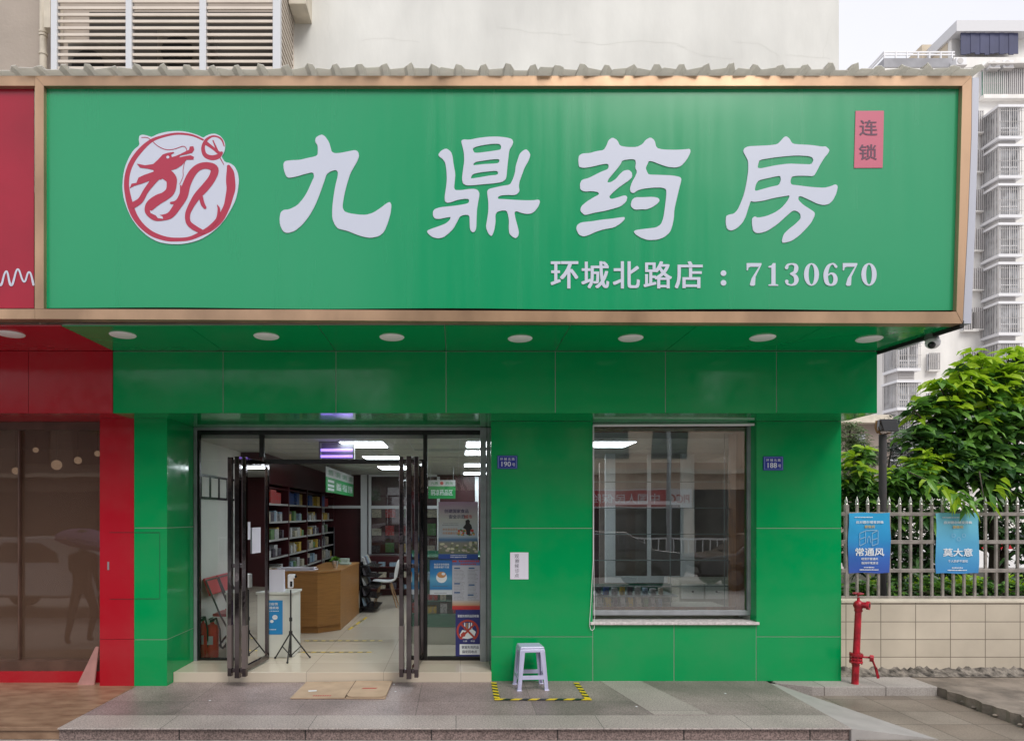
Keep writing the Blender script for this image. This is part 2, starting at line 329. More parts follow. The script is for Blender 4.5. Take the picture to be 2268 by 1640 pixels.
def text(name, body, cx, cz, w_, h_, y, m, parent, bold=.0, mode='front', x=0, label=None):
    cu = bpy.data.curves.new('t', 'FONT'); cu.body = body; cu.size = 1; cu.resolution_u = 3
    ob = bpy.data.objects.new('t', cu); me = bpy.data.meshes.new_from_object(ob)
    xs = [v.co.x for v in me.vertices]; ys = [v.co.y for v in me.vertices]
    if not xs: return None
    ax, bx, ay, by = min(xs), max(xs), min(ys), max(ys)
    sx = w_ / (bx - ax); sy = h_ / (by - ay); off = wl(parent)
    for v in me.vertices:
        a = (v.co.x - (ax + bx) / 2) * sx; b = (v.co.y - (ay + by) / 2) * sy
        if mode == 'front': v.co = Vector((cx + a, y, cz + b)) - off
        elif mode == 'back': v.co = Vector((cx - a, y, cz + b)) - off
        elif mode == 'side': v.co = Vector((x, cx + a, cz + b)) - off        # read from +x side
        elif mode == 'floor': v.co = Vector((cx + a, cz + b, y)) - off
    if bold > 0:        # heavier strokes: shifted copies, each on its own depth
        V = [v.co.copy() for v in me.vertices]; Fc = [tuple(p.vertices) for p in me.polygons]; k = bold * h_ * .7 * (1 if '\n' not in body else .5)
        dirs = {'front': ((1, 0, 0), (0, 0, 1), (0, -1, 0)), 'back': ((1, 0, 0), (0, 0, 1), (0, 1, 0)), 'side': ((0, 1, 0), (0, 0, 1), (1, 0, 0)), 'floor': ((1, 0, 0), (0, 1, 0), (0, 0, 1))}[mode]
        dx, dz, dn = (Vector(q) for q in dirs); vv = []; ff = []
        for i, (p_, q_) in enumerate(((0, 0), (-1, .6), (1, .6), (-1, -.6), (1, -.6))):
            o_ = len(vv); vv += [v + dx * k * p_ + dz * k * q_ + dn * (.0002 * i) for v in V]; ff += [tuple(j + o_ for j in fc) for fc in Fc]
        me = bpy.data.meshes.new(name); me.from_pydata(vv, [], ff)
    me.materials.clear(); me.materials.append(m)
    for p in me.polygons: p.material_index = 0
    me.name = name; o = bpy.data.objects.new(name, me); C.objects.link(o); o.parent = parent
    if label: o['label'] = label
    bpy.data.objects.remove(ob); bpy.data.curves.remove(cu); return o
def chaikin(p, k=1):
    for _ in range(k):
        q = []
        for i in range(len(p)):
            a = p[i]; b = p[(i + 1) % len(p)]
            q += [(a[0] * .8 + b[0] * .2, a[1] * .8 + b[1] * .2), (a[0] * .2 + b[0] * .8, a[1] * .2 + b[1] * .8)]
        p = q
    return p
def crom(pts, k=6):
    out = []
    for i in range(len(pts) - 1):
        p0 = pts[max(0, i - 1)]; p1 = pts[i]; p2 = pts[i + 1]; p3 = pts[min(len(pts) - 1, i + 2)]
        for j in range(k):
            t = j / k
            out.append(tuple(.5 * (2 * b + (c - a) * t + (2 * a - 5 * b + 4 * c - d) * t * t + (3 * b - a - 3 * c + d) * t ** 3) for a, b, c, d in zip(p0, p1, p2, p3)))
    out.append(tuple(pts[-1])); return out
def ribbon(mb, pts, f, y, m=0, k=5, cap=True):     # variable width stroke [(x, y, w)], f maps to (X, Z, scale)
    q = crom([(p[0], p[1], p[2]) for p in pts], k); L = []; Rr = []
    for i, p in enumerate(q):
        a = q[max(0, i - 1)]; b = q[min(len(q) - 1, i + 1)]; dx = b[0] - a[0]; dy = b[1] - a[1]; n = math.hypot(dx, dy) or 1
        L.append((p[0] - dy / n * p[2] / 2, p[1] + dx / n * p[2] / 2)); Rr.append((p[0] + dy / n * p[2] / 2, p[1] - dx / n * p[2] / 2))
    vs = [(f(*p)[0], y, f(*p)[1]) for p in L + Rr]; n = len(L)
    mb.add(vs, [(i, i + 1, n + i + 1, n + i) for i in range(n - 1)], m)
    if cap:
        for e in (q[0], q[-1]):
            c = [(e[0] + e[2] / 2 * math.cos(t * math.pi / 5), e[1] + e[2] / 2 * math.sin(t * math.pi / 5)) for t in range(10)]
            mb.add([(f(*p)[0], y - .00015, f(*p)[1]) for p in c], [tuple(range(10))], m)
# ================================================================ SETTING: ground, platform, paving
ZP = .104; ZF = .212            # platform top, shop floor
YH = 6.507; YW = 7.07; YD = 7.57; YS = 5.6; ZH = ZZ(914, YH); ZS = ZZ(776.5, YH)
g = MB(); g.quad((-200, -120, -.004), (200, -120, -.004), (200, 300, -.004), (-200, 300, -.004)); struct('road', g, M['road'])
g = MB(); g.flat([(-3.24, 5.548), (3.217, 5.548), (3.24, 7.0), (3.24, 7.9), (-3.24, 7.9)], ZP - .03, ZP)
struct('platform', g, M['granite'], bev=.004)
g = MB(); g.box(-3.24, 3.21, 5.50, 5.86, ZP - .013, ZP + .002); struct('platform_nosing', g, M['granlight'], bev=.006)
g = MB(); g.flat([(1.72, 5.87), (2.2, 5.87), (1.93, 7.06), (1.5, 7.06)], ZP, ZP + .003); struct('light_paving_strip', g, M['granlight'])
g = MB(); g.box(-3.24, 3.21, 5.53, 6.0, -.002, ZP - .0135); struct('platform_riser', g, M['riser'])
g = MB(); g.box(-12, -3.243, 5.53, 7.3, ZP - .03, ZP + .001); g.box(-12, -3.243, 5.548, 6.0, -.002, ZP - .031); struct('brown_platform', g, M['brownstone'], bev=.005)
g = MB(); g.hexa([(3.211, 5.5, -.002), (3.92, 5.5, -.002), (3.30, 6.98, -.002), (3.242, 6.98, -.002)], [(3.211, 5.5, ZP - .002), (3.92, 5.5, .014), (3.31, 6.98, ZP - .012), (3.242, 6.98, ZP - .002)])
struct('ramp', g, M['ramp'])
g = MB(); g.flat([(3.25, 5.49), (4.86, 5.44), (4.86, 6.9), (3.25, 6.9)], -.003, .012); struct('right_paving', g, M['paving'])
g = MB(); g.flat([(3.3, 7.0), (3.6, 6.84), (4.86, 6.835), (4.86, 7.36), (3.3, 7.36)], -.003, ZP); struct('kerb', g, M['kerb'], bev=.008)
# broken concrete slab right of the paving: ragged edge
rnd = random.Random(3); pts = []
y = 5.2
while y < 6.86: pts.append((4.86 + rnd.uniform(-.03, .03) + (6.86 - y) * .03, y)); y += .07
top = pts + [(4.85, 6.88), (4.87, 7.36), (9, 7.36), (9, 5.2)]
g = MB(); g.flat(top, -.003, .10)
for i in range(7):
    q = rnd.choice(pts); g.ball((q[0] + rnd.uniform(-.05, .03), q[1], rnd.uniform(0, .04)), rnd.uniform(.012, .028), 6, 4, 0, (1.3, 1, .6))
struct('concrete_slab', g, M['slab'])
g = MB(); vs = []; n = 140
for j in range(4):
    for i in range(n):
        x = 3.95 + i * .035; yy = (7.352, 7.335, 7.30, 7.24)[j] + (rnd.uniform(-.01, .01) if j else 0); z = (.185 + rnd.uniform(-.025, .02), .16, .13, .106)[j] + (rnd.uniform(-.008, .008) if j in (1, 2) else 0)
        vs.append((x, yy, z))
g.add(vs, [(j * n + i, (j + 1) * n + i, (j + 1) * n + i + 1, j * n + i + 1) for j in range(3) for i in range(n - 1)]); struct('mortar_fillet', g, M['mortar'])
g = MB(); g.box(4.0, 30, 7.6, 16, -.01, .55); struct('planting_bed', g, M['soil'])

# ================================================================ PHARMACY BUILDING
B = thing('pharmacy_building', 'pharmacy shop front clad in glossy green panels with open glass doors', 'shop', (.3, 7.1, ZP))
hx = [250, 494, 744, 988, 1230, 1474, 1720, 1943]
h = MB(); h.box(XX(250, YH) + .004, XX(1943, YH) - .004, YH + .004, 7.66, ZH + .006, ZS - .004, 1)
for a, b in zip(hx, hx[1:]): h.box(XX(a, YH) + .0035, XX(b, YH) - .0035, YH, YH + .003, ZH, ZS - .009)
h.box(XX(250, YH) + .001, XX(1943, YH) - .001, YH + .0035, 7.655, ZH - .002, ZH + .003)
h.box(XX(1943, YH) - .0035, XX(1943, YH), YH + .0035, 7.655, ZH + .0035, ZS - .009)
obj('header_cladding', h, [M['green'], M['seam']], B)
s = MB(); xs = [XX(v, YH) for v in hx[:-1]]
for a, b in zip(xs, xs[1:]): s.box(a + .003, b - .003, 5.66, YH + .03, ZS, ZS + .01)
s.flat([(xs[-1] + .003, 5.66), (4.165, 5.66), (4.05, YH + .03), (xs[-1] + .003, YH + .03)], ZS, ZS + .01)
s.flat([(-3.29, 5.665), (4.15, 5.665), (4.03, YH), (-3.29, YH)], ZS + .0105, ZS + .02, 1)
s.hexa([(4.166, 5.6, ZS - .03), (4.20, 5.6, ZS - .03), (4.075, YH + .03, ZS - .03), (4.051, YH + .03, ZS - .03)], [(4.166, 5.6, ZS + .03), (4.20, 5.6, ZS + .03), (4.075, YH + .03, ZS + .03), (4.051, YH + .03, ZS + .03)], 2)
obj('soffit', s, [M['green'], M['seam'], M['dark']], B)
for cx, cy in [(272, 741), (590, 744), (868, 746), (1152, 749), (1397, 748), (1689, 747), (1925, 750)]:
    Y = (ZS - EZ) * 1500 / (1140 - cy); X = XX(cx, Y); d = MB()
    d.lathe([(0, -.012), (.095, -.012), (.103, -.009), (.11, -.002), (.11, .002)], (X, Y, ZS - .001), 28)
    obj('downlight', d, M['lampwhite'], B, smooth=True)
# left pillar: front, and flank running back to the door frame
YP = 6.865; px0, px1 = XX(297, YP), XX(370, YP)
p = MB(); p.box(px0 + .003, px1 - .004, YP + .004, 7.62, ZP, ZH - .004, 1)
def span(mb, y0, y1, Y, **k): return ZZ(y1, Y), ZZ(y0, Y)
for a, b in ((1518, 1416), (1414.5, 1169), (1167.5, 900)):
    z0 = max(ZP, ZZ(a, YP)); z1 = min(ZH - .003, ZZ(b, YP))
    p.box(px0 + .001, px1, YP, YP + .0035, z0, z1); p.box(px1 - .0035, px1, YP + .0036, 7.62, z0, z1)
obj('pillar', p, [M['green'], M['seam']], B)
# right wall of panels round the window
wl_, wr = XX(1088, YW), XX(1863, YW); wx0, wx1 = XX(1313, YW), XX(1675, YW); xm = XX(1493, YW)
za, zb, zc, zsill = ZZ(932.5, YW), ZZ(1169, YW), ZZ(1409, YW), ZZ(1376, YW)
p = MB()
p.box(wl_ + .004, wx0 - .004, YW + .004, 7.55, ZP, ZH - .004, 1); p.box(wx1 + .004, wr - .004, YW + .004, 7.55, ZP, ZH - .004, 1); p.box(wx0 - .004, wx1 + .004, YW + .004, 7.55, ZP, zsill - .01, 1)
gp = .0032
def pan(x0, x1, z0, z1): p.box(x0 + gp, x1 - gp, YW, YW + .003, z0 + gp, z1 - gp)
for x0, x1 in ((wl_ - gp, wx0), (wx1, wr + gp)):
    pan(x0, x1, ZP - gp, zc); pan(x0, x1, zc, zb); pan(x0, x1, zb, za); pan(x0, x1, za, ZH + .02)
pan(wx0, xm, ZP - gp, zsill - .012); pan(xm, wx1, ZP - gp, zsill - .012)
p.box(wl_, wl_ + .0035, YW + .0035, 7.55, ZP, ZH - .003); p.box(wr - .0035, wr, YW + .0035, 7.55, ZP, ZH - .003)
p.box(wx1 + .0005, wx1 + .0038, YW + .0035, 7.22, zsill, ZH - .003); p.box(wx0 - .0038, wx0 - .0005, YW + .0035, 7.22, zsill, ZH - .003)
obj('wall_cladding', p, [M['green'], M['seam']], B)
hz = MB()     # thin outline of the service hatch across the pillar
for a in ((XX(297, YP) + .004, XX(354, YP), 1180, 1177.5), (XX(297, YP) + .004, XX(354, YP), 1326.5, 1324)): hz.box(a[0], a[1], YP - .001, YP, ZZ(a[2], YP), ZZ(a[3], YP))
hz.box(XX(353, YP), XX(354.6, YP), YP - .001, YP, ZZ(1324, YP), ZZ(1180, YP)); obj('hatch_outline', hz, mat('dark_groove', (.001, .14, .045), .5), B)
# doorstep
p = MB(); p.box(px1 + .003, wl_ - .001, 7.01, 7.62, ZP, ZF - .002); obj('doorstep', p, M['steptile'], B, bev=.003)
# interior room
ZC = 2.70; XL = -2.96; XR = 3.98; YB = 14.6
p = MB(); p.box(XL, XR, 7.62, YB, ZF - .06, ZF - .002); obj('interior_floor', p, M['steptile'], B)
p = MB(); p.box(XL - .1, XR + .1, 7.665, YB + .1, ZC, ZC + .08)
obj('interior_ceiling', p, M['ceil'], B)
p = MB()
for k in range(1, 12): p.box(XL, XR, 7.68 + k * .6, 7.69 + k * .6, ZC - .004, ZC - .001)
for k in range(1, 12): p.box(XL + k * .6, XL + k * .6 + .01, 7.68, YB, ZC - .0045, ZC - .0012)
obj('ceiling_grid', p, M['alu'], B)
p = MB(); p.box(XL - .1, XL, 7.62, YB, ZF - .06, ZC); p.box(XR, XR + .1, 7.55, YB, ZF - .06, ZC); obj('interior_wall', p, M['whitepaint'], B)
p = MB(); p.box(XL - .1, XR + .1, YB, YB + .1, ZF - .06, ZC); obj('back_wall', p, M['maroon'], B)
p = MB(); p.box(XL + .001, XL + .30, 9.3, YB - .01, 2.28, ZC - .006); obj('maroon_bulkhead', p, M['maroon'], B)
# door frame
def R3(mb, x0, x1, y0, y1, Y, th=.05, m=0): rect(mb, x0, x1, y0, y1, Y, th, m)
f = MB(); R3(f, 428.5, 435.5, 946, 1466, YD - .02, .09); R3(f, 1064, 1077, 946, 1470, YD - .05, .06); R3(f, 1077.5, 1085.5, 946, 1470, YD - .02, .03); R3(f, 436, 1063.5, 945.8, 951.5, YD - .02, .1)
obj('aluminium_channel', f, M['alu'], B, bev=.003)
f = MB(); R3(f, 435.8, 442, 952, 1463, YD); R3(f, 436, 1063.5, 952, 962, YD + .001)
R3(f, 574, 584.5, 962.3, 1012, YD + .004, .04); R3(f, 937, 946.5, 962.3, 1462, YD + .004, .04)
R3(f, 442.3, 574, 1456, 1464, YD + .006, .04); R3(f, 946.8, 1063.5, 1453, 1465, YD + .006, .04)
R3(f, 508, 574, 1018, 1026, YD + .012, .03); R3(f, 584.8, 936.8, 1016.5, 1026.5, YD + .01, .04)
obj('door_frame', f, M['black'], B, bev=.003)
f = MB(); R3(f, 442.3, 573.8, 962.5, 1017.5, YD + .02, .006); R3(f, 585, 936.8, 962.5, 1016, YD + .02, .006); R3(f, 442.3, 510, 1018.5, 1455.5, YD + .021, .006); R3(f, 946.9, 1063.4, 962.5, 1452.5, YD + .021, .006)
obj('side_glazing', f, M['glass'], B)
M['sleeve'] = mat('brown_grey_film', (.13, .105, .10), .45)
# two door leaves, both swung outwards
def door(hxy, exy, label):
    H = Vector((hxy[0], hxy[1], 0)); E = Vector((exy[0], exy[1], 0)); d = (E - H); L = d.length; d.normalize(); nn = Vector((d.y, -d.x, 0))
    z0, z1 = ZF + .02, ZF + 2.21
    def bx(mb, a, b, t0, t1, za, zb, m=0):
        q = [H + d * a + nn * t0, H + d * b + nn * t0, H + d * b + nn * t1, H + d * a + nn * t1]
        mb.hexa([(v.x, v.y, za) for v in q], [(v.x, v.y, zb) for v in q], m)
    t = MB(); bx(t, 0, .05, -.02, .02, z0, z1); bx(t, L - .055, L, -.025, .025, z0 - .03, z1); bx(t, .051, L - .056, -.02, .02, z0, z0 + .055); bx(t, .051, L - .056, -.02, .02, z1 - .06, z1)
    o = obj('door', t, M['chrome'], B, label, bev=.003)
    t = MB(); bx(t, .05, L - .055, -.004, .004, z0 + .055, z1 - .06); obj('glass', t, M['glass'], o)
    for sg in (1, -1):
        t = MB(); a, b = sorted((sg * .055, sg * .097)); bx(t, L - .045, L + .005, a, b, z0 - .012, z1 - .005)
        for zc_ in (z0 + .045, z1 - .05, (z0 + z1) / 2): 
            a, b = sorted((sg * .0255, sg * .0545)); bx(t, L - .04, L - .01, a, b, zc_ - .02, zc_ + .02)
        hh = obj('handle', t, M['chrome'], o, bev=.004)
        t = MB(); a, b = sorted((sg * .0535, sg * .0985)); bx(t, L - .0465, L + .0065, a, b, z0 + .07, z0 + .50); obj('protective_sleeve', t, M['sleeve'], hh)
    return H, E, d, nn
H, E, dd, nn = door((-2.10, 7.55), (-2.195, 6.78), 'open left door leaf with two small paper notices on its glass')
door((-.375, 7.55), (-.47, 6.74), 'open right door leaf')
# window
wy = 7.2
f = MB(); R3(f, 1313, 1663, 1351, 1361.5, wy, .05); R3(f, 1656.5, 1663.5, 941, 1350.5, wy, .05); R3(f, 1313, 1656, 936.5, 943, wy + .002, .05)
o = obj('window', f, M['alu'], B, bev=.002)
f = MB(); R3(f, 1313, 1656.3, 943.5, 1350.8, wy + .015, .006); obj('glass', f, M['winglass'], o)
f = MB(); f.box(wx0 - .03, wx1 + .02, YW - .035, 7.25, zsill - .028, zsill); obj('sill', f, M['sill'], o, bev=.004)
f = MB(); R3(f, 1314, 1656, 944, 957, wy + .08, .03); R3(f, 1630, 1653, 957.5, 1350, wy + .075, .2); R3(f, 1315, 1653, 1343, 1351, wy + .078, .02); obj('wood_trim', f, M['wood'], o)
# roller blind over the window
bl = thing('roller_blind', 'white rolled-up blind tube with a bead cord above the shop window', 'blind', (wx0, YW + .03, ZZ(940, YW)))
f = MB(); f.cyl((XX(1314, 7.1), 7.11, ZZ(941, 7.1)), (XX(1671, 7.1), 7.11, ZZ(939, 7.1)), .015, n=14); obj('tube', f, M['white'], bl, smooth=True)
f = MB(); R3(f, 1315, 1668, 919, 926, 7.14, .02); obj('cassette', f, mat('pale_green_plastic', (.28, .38, .31), .35), bl, bev=.003)
f = MB(); cxx = XX(1312, 7.05); pts = [(XX(1313.5, 7.05), 7.05, ZZ(942, 7.05)), (XX(1313.8, 7.05), 7.05, ZZ(1240, 7.05)), (XX(1309, 7.05), 7.05, ZZ(1330, 7.05)), (XX(1305.5, 7.05), 7.05, ZZ(1382, 7.05)), (XX(1308, 7.05), 7.05, ZZ(1393, 7.05)), (XX(1312, 7.05), 7.05, ZZ(1395, 7.05)), (XX(1316, 7.05), 7.05, ZZ(1391, 7.05)), (XX(1317, 7.05), 7.05, ZZ(1380, 7.05)), (XX(1315, 7.05), 7.05, ZZ(1240, 7.05)), (XX(1315.3, 7.05), 7.05, ZZ(942, 7.05))]
f.tube(pts, .0032, 6); obj('cord', f, M['white'], bl)

# ================================================================ NEIGHBOUR SHOP (red)
N = thing('neighbour_shop', 'dark red shop front with brown dusty window left of the pharmacy', 'shop', (-5.5, 7.1, ZP))
h = MB(); h.box(-9, XX(250, YH) - .004, YH + .004, 7.66, ZH + .006, ZS - .004, 1)
for a, b in ((-1070, -300), (-300, 63), (63, 250)): h.box(XX(a, YH) + .0025, XX(b, YH) - .002, YH, YH + .003, ZH, ZS - .004)
h.box(-9, XX(250, YH) - .002, YH + .0035, 7.655, ZH - .002, ZH + .003)
obj('header_cladding', h, [M['red'], M['redseam']], N)
s = MB(); s.box(-9, XX(250, YH) - .002, 5.66, YH + .03, ZS, ZS + .012); obj('soffit', s, M['red'], N)
d = MB(); Y = (ZS - EZ) * 1500 / (1140 - 739); X = XX(24, Y); d.lathe([(0, -.012), (.095, -.012), (.103, -.009), (.11, -.002), (.11, .002)], (X, Y, ZS - .001), 28); obj('downlight', d, M['lampwhite'], N, smooth=True)
p = MB(); rx0 = XX(221, YP); p.box(rx0 + .003, px0 - .003, YP + .004, 7.62, ZP, ZH - .004, 1)
for a, b in ((1520, 1415), (1414, 900)): p.box(rx0, px0 - .001, YP, YP + .0035, max(ZP, ZZ(a, YP)), min(ZH - .003, ZZ(b, YP)))
p.box(rx0, rx0 + .0035, YP + .0036, 7.62, ZP, ZH - .003)
obj('pillar', p, [M['red'], M['redseam']], N)
hz = MB()
for a in (1178, 1325.5): hz.box(XX(243, YP), XX(297, YP) - .004, YP - .001, YP, ZZ(a + 1.3, YP), ZZ(a - .4, YP))
hz.box(XX(238.5, YP), XX(242, YP), YP - .006, YP, ZZ(1261, YP), ZZ(1243, YP), 1); obj('hatch_outline', hz, [M['redseam'], M['alu']], N)
p = MB(); p.box(-9, rx0 - .002, 7.0, 7.12, ZP, ZZ(1486, 7.0)); obj('base_panel', p, M['red'], N)
wf = mat('brown_window_frame', (.10, .055, .04), .4, var=.2, vs=6)
f = MB(); f.box(-9, rx0 - .002, 7.03, 7.14, ZZ(1485.5, 7.03), ZZ(1463, 7.03)); f.box(-9, rx0 - .002, 7.1, 7.14, ZZ(951, 7.1), ZH - .004); f.box(XX(39.5, 7.08), XX(43, 7.08), 7.08, 7.12, ZZ(1462.5, 7.08), ZZ(952, 7.08))
o = obj('window', f, wf, N)
f = MB(); f.box(-9, rx0 - .003, 7.125, 7.131, ZZ(1463, 7.1), ZZ(951, 7.1)); obj('glass', f, M['brownglass'], o)
br = mat('dim_brown_interior', (.16, .105, .075), .8, var=.2, vs=1.5)
f = MB(); f.box(-9, rx0, 7.15, 11, ZP, ZF - .05); f.box(-9, rx0, 11, 11.1, ZP, 2.99); f.box(rx0 - .05, rx0, 7.15, 11, ZP, 2.88); f.box(-9.1, -9, 7.1, 11, ZP, 2.99); f.box(-9, rx0, 7.15, 11, 2.9, 3); obj('interior', f, br, N)
for cx, cy, r, Y in ((79, 996, 6, 9.4), (125.5, 1029, 11, 8.2), (172.6, 1019, 8, 8.8), (216, 1004, 6.5, 8.6), (34.5, 1042, 7.5, 8.5)):
    X, Z = W(cx, cy, Y); t = thing('pendant_lamp', {79: 'small far white globe lamp high behind the brown shop window', 125: 'largest white globe lamp hanging behind the brown shop window', 172: 'white globe lamp hanging just right of the largest one behind brown glass', 216: 'white globe lamp beside the red pillar behind the brown glass', 34: 'white globe lamp left of the window mullion behind brown glass'}[int(cx)], 'lamp', (X, Y, Z), 'globe lamps in the red shop')
    f = MB(); f.ball((X, Y, Z), r * Y / 1500, 16, 10); obj('globe', f, M['globe'], t, smooth='all'); f = MB(); f.cyl((X, Y, Z + r * Y / 1500), (X, Y, 2.9), .004, n=6); obj('cord', f, M['black'], t)
# leaning board
f = MB(); f.hexa([(XX(173, 6.92), 6.90, ZP), (XX(210, 6.92), 6.90, ZP), (XX(211, 6.92), 6.912, ZP), (XX(174, 6.92), 6.912, ZP)], [(XX(212, 6.98), 6.975, .48), (XX(219, 6.98), 6.975, .48), (XX(219, 6.98), 6.987, .48), (XX(212, 6.98), 6.987, .48)])
solo('board', f, mat('pinkish_board', (.40, .20, .18), .6, var=.15, vs=6), 'faded pink board leaning against the red pillar base', 'board')

# ================================================================ SIGNS
S = thing('shop_sign', 'long green pharmacy sign board with white Chinese characters and copper frame', 'sign', (.4, 5.7, ZS))
def poly(mb, pts, Y, th, m=0): mb.plate([[W(x, y, Y) for x, y in pts]], Y, Y + th, m)
def pp(pts, Y): return [W(x, y, Y) for x, y in pts]
f = MB(); nx = 40       # face: gently bowed sheet, 3 mm
top = [(97 + (2130 - 97) * i / nx, 190) for i in range(nx + 1)]; bot = [(2119 - (2119 - 97) * i / nx, 686.5 - 5.5 * i / nx + 1.2 * math.sin(i * .5)) for i in range(nx + 1)]
poly(f, top + bot, 5.61, .004); obj('panel', f, M['signgreen'], S)
f = MB(); poly(f, [(90, 180), (2140, 180), (2125, 700), (90, 700)], 5.64, .01); obj('backing', f, M['dark'], S)
f = MB(); F = 5.57
poly(f, [(77.5, 168), (2152, 168), (2131.5, 190), (97, 190)], F, .08); poly(f, [(77.5, 169), (96.7, 190.3), (96.7, 683.4), (77.5, 683.4)], F, .08)
poly(f, [(2152.4, 168.5), (2151, 300), (2143, 500), (2132, 715), (2118.5, 689.5), (2124, 500), (2131.7, 190.3)], F, .08)
poly(f, [(77.5, 684), (700, 685.5), (1400, 689.5), (2118, 690), (2131, 716), (1400, 713.5), (700, 709), (77.5, 706)], F, .10)
obj('frame', f, M['copper'], S, bev=.004)
f = MB(); poly(f, [(2153.4, 172), (2168.5, 172), (2166, 300), (2160, 500), (2151, 716), (2133, 716), (2144, 500), (2152, 300)], 5.63, .9); obj('side_cladding', f, M['lilac'], S)
f = MB(); f.box(-3.45, 4.15, 6.2, 7.5, ZS + .03, 5.40); obj('sign_box', f, M['lilac'], S)
def ch(origin, scale, polys, name, nm, k=1):
    q = MB()
    for pg in polys: q.plate([[W((origin[0] + x / scale) / 1.7249, (origin[1] + y / scale) / 1.7249, 5.605) for x, y in (chaikin(c, k))] for c in pg], 5.604, 5.6095)
    obj(nm, q, M['film'], S)
jiu = [(475,70),(500,85),(530,130),(542,170),(550,205),(575,218),(620,215),(680,203),(735,192),(760,205),(767,240),(750,285),(720,335),(697,378),(680,430),(660,500),(645,570),(635,640),(650,675),(690,690),(760,700),(820,703),(880,685),(940,645),(985,610),(1010,600),(1022,625),(1015,690),(995,760),(965,835),(925,870),(860,884),(800,875),(740,855),(680,830),(640,820),(600,810),(575,780),(555,730),(555,650),(565,560),(580,470),(598,400),(600,365),(585,348),(545,358),(510,382),(495,430),(460,530),(420,630),(375,710),(320,780),(260,830),(200,847),(165,830),(143,780),(140,725),(150,680),(175,662),(215,660),(280,628),(330,570),(365,510),(395,440),(412,405),(408,375),(395,368),(350,378),(270,402),(210,412),(190,395),(173,345),(170,300),(185,278),(240,272),(300,270),(360,255),(420,243),(440,230),(442,190),(440,155),(420,125),(425,95),(450,78)]
ch((1000, 480), 2.0618, [[jiu]], 0, 'character')
ding = [[[(1570,120),(1590,108),(1635,112),(1700,98),(1780,88),(1850,86),(1920,92),(1970,105),(1982,130),(1970,160),(1950,190),(1943,250),(1935,320),(1928,400),(1920,425),(1890,445),(1820,455),(1740,462),(1660,470),(1610,470),(1585,455),(1577,420),(1585,350),(1595,280),(1592,210),(1580,160)],
 [(1660,180),(1690,165),(1750,152),(1820,143),(1870,143),(1887,160),(1882,188),(1850,195),(1780,205),(1700,215),(1672,212)],[(1668,300),(1685,285),(1750,275),(1820,265),(1865,263),(1874,275),(1865,295),(1820,300),(1750,303),(1690,310),(1667,312)],[(1650,400),(1665,380),(1720,368),(1790,360),(1850,355),(1864,370),(1855,388),(1800,392),(1730,405),(1665,415),(1648,417)]],
 [[(1390,228),(1410,200),(1440,183),(1460,182),(1490,205),(1503,240),(1510,300),(1525,380),(1520,440),(1515,490),(1525,508),(1570,508),(1640,498),(1680,498),(1705,510),(1716,540),(1705,600),(1695,660),(1692,740),(1690,810),(1675,838),(1655,838),(1640,815),(1637,760),(1637,715),(1625,702),(1590,703),(1560,715),(1540,755),(1510,810),(1470,850),(1430,880),(1390,888),(1345,878),(1310,850),(1300,828),(1340,810),(1400,790),(1450,770),(1480,745),(1490,718),(1460,722),(1400,735),(1365,732),(1348,710),(1348,675),(1365,655),(1410,642),(1480,635),(1560,625),(1625,612),(1635,595),(1630,577),(1600,575),(1540,585),(1490,603),(1460,608),(1443,595),(1440,560),(1450,500),(1458,430),(1455,350),(1445,290),(1425,262),(1400,245)]],
 [[(2083,185),(2105,205),(2117,232),(2100,280),(2070,330),(2045,400),(2030,440),(2025,480),(2031,515),(2010,540),(1985,547),(1930,545),(1880,550),(1860,562),(1862,578),(1900,578),(1970,583),(2060,588),(2130,588),(2185,582),(2192,600),(2180,635),(2150,675),(2120,693),(2080,695),(2040,685),(2005,672),(1990,682),(1998,730),(2015,790),(2026,840),(2020,870),(2000,887),(1975,875),(1950,850),(1945,800),(1948,750),(1940,700),(1928,668),(1890,668),(1855,678),(1840,700),(1842,760),(1830,830),(1810,873),(1785,850),(1765,800),(1775,740),(1785,670),(1785,600),(1778,550),(1775,515),(1790,498),(1830,488),(1890,475),(1955,465),(1975,430),(1995,370),(2000,320),(2015,270),(2030,225),(2055,198)]]]
ch((1000, 480), 2.0618, ding, 0, 'character')
